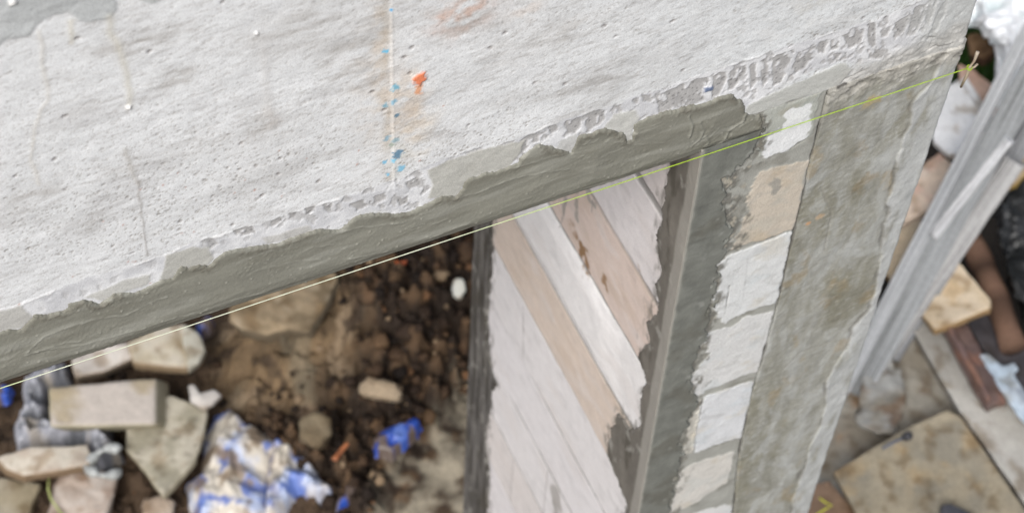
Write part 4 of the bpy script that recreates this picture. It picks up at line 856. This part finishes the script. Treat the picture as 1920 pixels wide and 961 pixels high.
o = slab('plank', [(1700, 330, .38), (1762, 285, .40), (1800, 320, .40), (1768, 372, .38), (1720, 405, .37), (1690, 420, .37)], .03, (0, 10), two((.95, .76, .60), (1., .84, .7), 8, 321, (.9, .6, .48)), m='wood', bev=.003, seed=321)
tag(o, 'peach-coloured plank between the column and the grey poles', 'plank')
o = slab('plank', [(1796, 118, .46), (1822, 128, .46), (1875, 172, .46), (1870, 205, .46), (1850, 212, .46), (1800, 150, .46)], .035, (0, 10), two((.75, .48, .37), (.85, .60, .48), 8, 331), m='wood', bev=.003, seed=331)
tag(o, 'pinkish-brown plank right behind the wooden peg', 'plank')
o = slab('timber_offcut', [(1812, 66, .56), (1832, 60, .57), (1868, 80, .57), (1872, 92, .57), (1846, 112, .56), (1818, 104, .55)], .07, (0, 14), two((.20, .125, .07), (.15, .09, .05), 10, 341, side=(.09, .05, .03)), m='wood', bev=.006, seed=341)
tag(o, 'dark brown timber offcut behind the top right corner of the column', 'timber')
o = slab('white_board', [(1740, 190, .50), (1798, 148, .50), (1848, 212, .50), (1842, 250, .50), (1806, 290, .50), (1780, 288, .49), (1750, 262, .49)], .03, (0, 10), two((1.1, 1.1, 1.1), (1.2, 1.2, 1.2), 6, 351), bev=.003, seed=351)
tag(o, 'white painted board lying between the column and the grey poles', 'board')
tp = G(1835, 190, .505)
slab('batten', [(1803, 150, .525), (1812, 146, .525), (1856, 208, .525), (1850, 222, .525)], .018, (0, 4), two((.95, .95, .95), (.85, .85, .85), 9, 355), parent=o, bev=.003)
# grass tuft in the gap
V = []; Fc = []; Cc = []
g0 = G(1860, 120, .0)
for i in range(420):
    bx, by = g0.x+rs.randn()*.10, g0.y+rs.randn()*.10; a_ = rs.rand()*6.28; L_ = .08+.16*rs.rand(); w_ = .004; dx, dy = math.cos(a_)*.05*rs.rand(), math.sin(a_)*.05*rs.rand()
    b_ = len(V); px_, py_ = -math.sin(a_)*w_, math.cos(a_)*w_
    V += [(bx-px_, by-py_, 0), (bx+px_, by+py_, 0), (bx+px_*.7+dx*.5, by+py_*.7+dy*.5, L_*.6), (bx-px_*.7+dx*.5, by-py_*.7+dy*.5, L_*.6), (bx+dx*1.6+px_*.1, by+dy*1.6, L_), (bx+dx*1.6-px_*.1, by+dy*1.6, L_)]
    Fc += [(b_, b_+1, b_+2, b_+3), (b_+3, b_+2, b_+4, b_+5)]; c = np.array((.03, .075, .012))*(.6+.8*rs.rand()); Cc += [c]*6
tag(mesh('grass', V, Fc, M['plastic'], None, Cc), kind='stuff', label='dark green grass in the gap behind the column top', cat='grass')
# plastic sheet draped at the upper right
def sheetf(name, rows, m, seed, amp, cfun, n=70):
    A = np.array([[tuple(G(*p)) for p in r] for r in rows]); a_, b_ = A.shape[:2]
    tu = np.linspace(0, a_-1, n); tv = np.linspace(0, b_-1, n)
    B = np.stack([[np.interp(tu, range(a_), A[:, j, k]) for j in range(b_)] for k in range(3)], -1)   # b, n, 3
    Cn = np.stack([[np.interp(tv, range(b_), B[:, i, k]) for i in range(n)] for k in range(3)], -1)     # n, n, 3
    U_, W_ = np.meshgrid(np.linspace(0, 1, n), np.linspace(0, 1, n), indexing='ij')
    rd = 1-2*np.abs(fbm(U_*5, W_*3, 4, seed)); Cn[..., 2] += amp*rd+amp*.4*fbm(U_*14, W_*14, 3, seed+1); Cn[..., 0] += amp*.6*fbm(U_*6, W_*6, 3, seed+2)
    o_ = grid(name, Cn, cfun(U_, W_, rd), M[m]); md = o_.modifiers.new('thickness', 'SOLIDIFY'); md.thickness = .003; return o_
o = sheetf('plastic_sheet', [[(1790, -80, .68), (1850, -80, .72), (1960, -80, .75), (2060, -60, .6)], [(1790, 0, .66), (1850, 0, .74), (1950, 20, .78), (2060, 60, .6)], [(1800, 40, .64), (1850, 56, .72), (1950, 70, .78), (2060, 120, .6)], [(1858, 84, .62), (1882, 96, .72), (1950, 110, .78), (2060, 150, .6)], [(1866, 210, .55), (1884, 230, .66), (1940, 200, .70), (2060, 270, .55)]],
           'plastic', 361, .035, lambda u, v, rd: mix(mix(np.broadcast_to(np.array((.66, .71, .73)), u.shape+(3,)), (.93, .94, .95), ss(-.3, .6, rd)), (.50, .60, .58), .5*ss(.1, .5, fbm(u*5, v*5, 3, 365))))
tag(o, 'crumpled translucent white plastic sheet in the upper right corner', 'sheet')
# weathered grey poles leaning up to the right
def bar(name, p0, p1, w, t_, m='wood', col=(.4, .4, .4), parent=None, seed=0, roll=0., n=60):
    p0, p1 = Vector(p0), Vector(p1); d = (p1-p0).normalized()
    view = (Vector(EYE)-p0).normalized(); sx = d.cross(view).normalized(); up = sx.cross(d).normalized()
    sx = Matrix.Rotation(roll, 3, d)@sx; up = Matrix.Rotation(roll, 3, d)@up
    base = [(-.5, -.5), (.5, -.5), (.5, .40), (.42, .5), (-.42, .5), (-.5, .40)]; cnt = [24, 6, 2, 24, 2, 6]
    prof = [(a0[0]+(b0[0]-a0[0])*q/c0, a0[1]+(b0[1]-a0[1])*q/c0) for (a0, b0, c0) in zip(base, base[1:]+base[:1], cnt) for q in range(c0)]
    V = []; Cc = []; k_ = len(prof)
    for i in range(n+1):
        q = p0.lerp(p1, i/n); aa = np.arange(k_)
        g_ = fbm(np.full(k_, i*.022+seed), aa*.26+seed*3, 5, seed); d_ = fbm(np.full(k_, i*.05+seed), aa*.55, 3, seed+40); sp_ = ss(.30, .45, noise(np.full(k_, i*.03), aa*.36+seed, seed+60))
        we = 1+.10*float(fbm(np.array([i*.09]), np.array([seed*2.]), 3, seed)[0])
        for j, (a_, b_) in enumerate(prof):
            V.append(q+sx*(w*a_*we)+up*(t_*b_+.0015*float(d_[j])-.004*float(sp_[j])*(b_ > .3)))
            Cc.append(np.array(col)*(1+.26*float(g_[j])+.10*float(d_[j]))*(1-.5*float(sp_[j])))
    Fc = [(i*k_+j, i*k_+(j+1) % k_, (i+1)*k_+(j+1) % k_, (i+1)*k_+j) for i in range(n) for j in range(k_)]
    me = bpy.data.meshes.new(name); me.from_pydata(V, [], Fc+[tuple(range(k_))[::-1], tuple(range(n*k_, n*k_+k_))]); setcol(me, Cc); me.materials.append(M[m])
    for p in me.polygons: p.use_smooth = len(p.vertices) == 4
    o_ = bpy.data.objects.new(name, me); COL.objects.link(o_); o_.parent = parent; return o_
GP = 'weathered grey poles leaning behind the column'
o = bar('scaffold_plank', G(1572, 745, .03), G(1932, 50, 1.0), .038, .026, col=(.42, .43, .44), seed=1); tag(o, 'pale whitish weathered plank leaning closest to the column edge', 'plank', GP)
o = bar('scaffold_plank', G(1600, 748, .01), G(1978, 60, .97), .074, .022, col=(.29, .30, .305), seed=3); tag(o, 'wide mid-grey weathered plank directly behind the pale lath', 'plank', GP)
o = bar('wooden_lath', G(1750, 442, .80), G(1893, 262, 1.12), .024, .016, col=(.60, .605, .62), seed=5); tag(o, 'short pale whitish lath lying along the grey poles', 'lath', GP)
o = bar('wooden_pole', G(1618, 720, .02), G(1905, 300, .66), .058, .05, col=(.38, .375, .37), seed=9); tag(o, 'narrow brownish-grey pole at the lower right of the leaning planks', 'pole', GP)
o = bar('scaffold_plank', G(1668, 668, .04), G(1960, 190, .78), .060, .02, col=(.25, .255, .265), seed=13); tag(o, 'split dark grey plank on the outer right of the leaning planks', 'plank', GP)
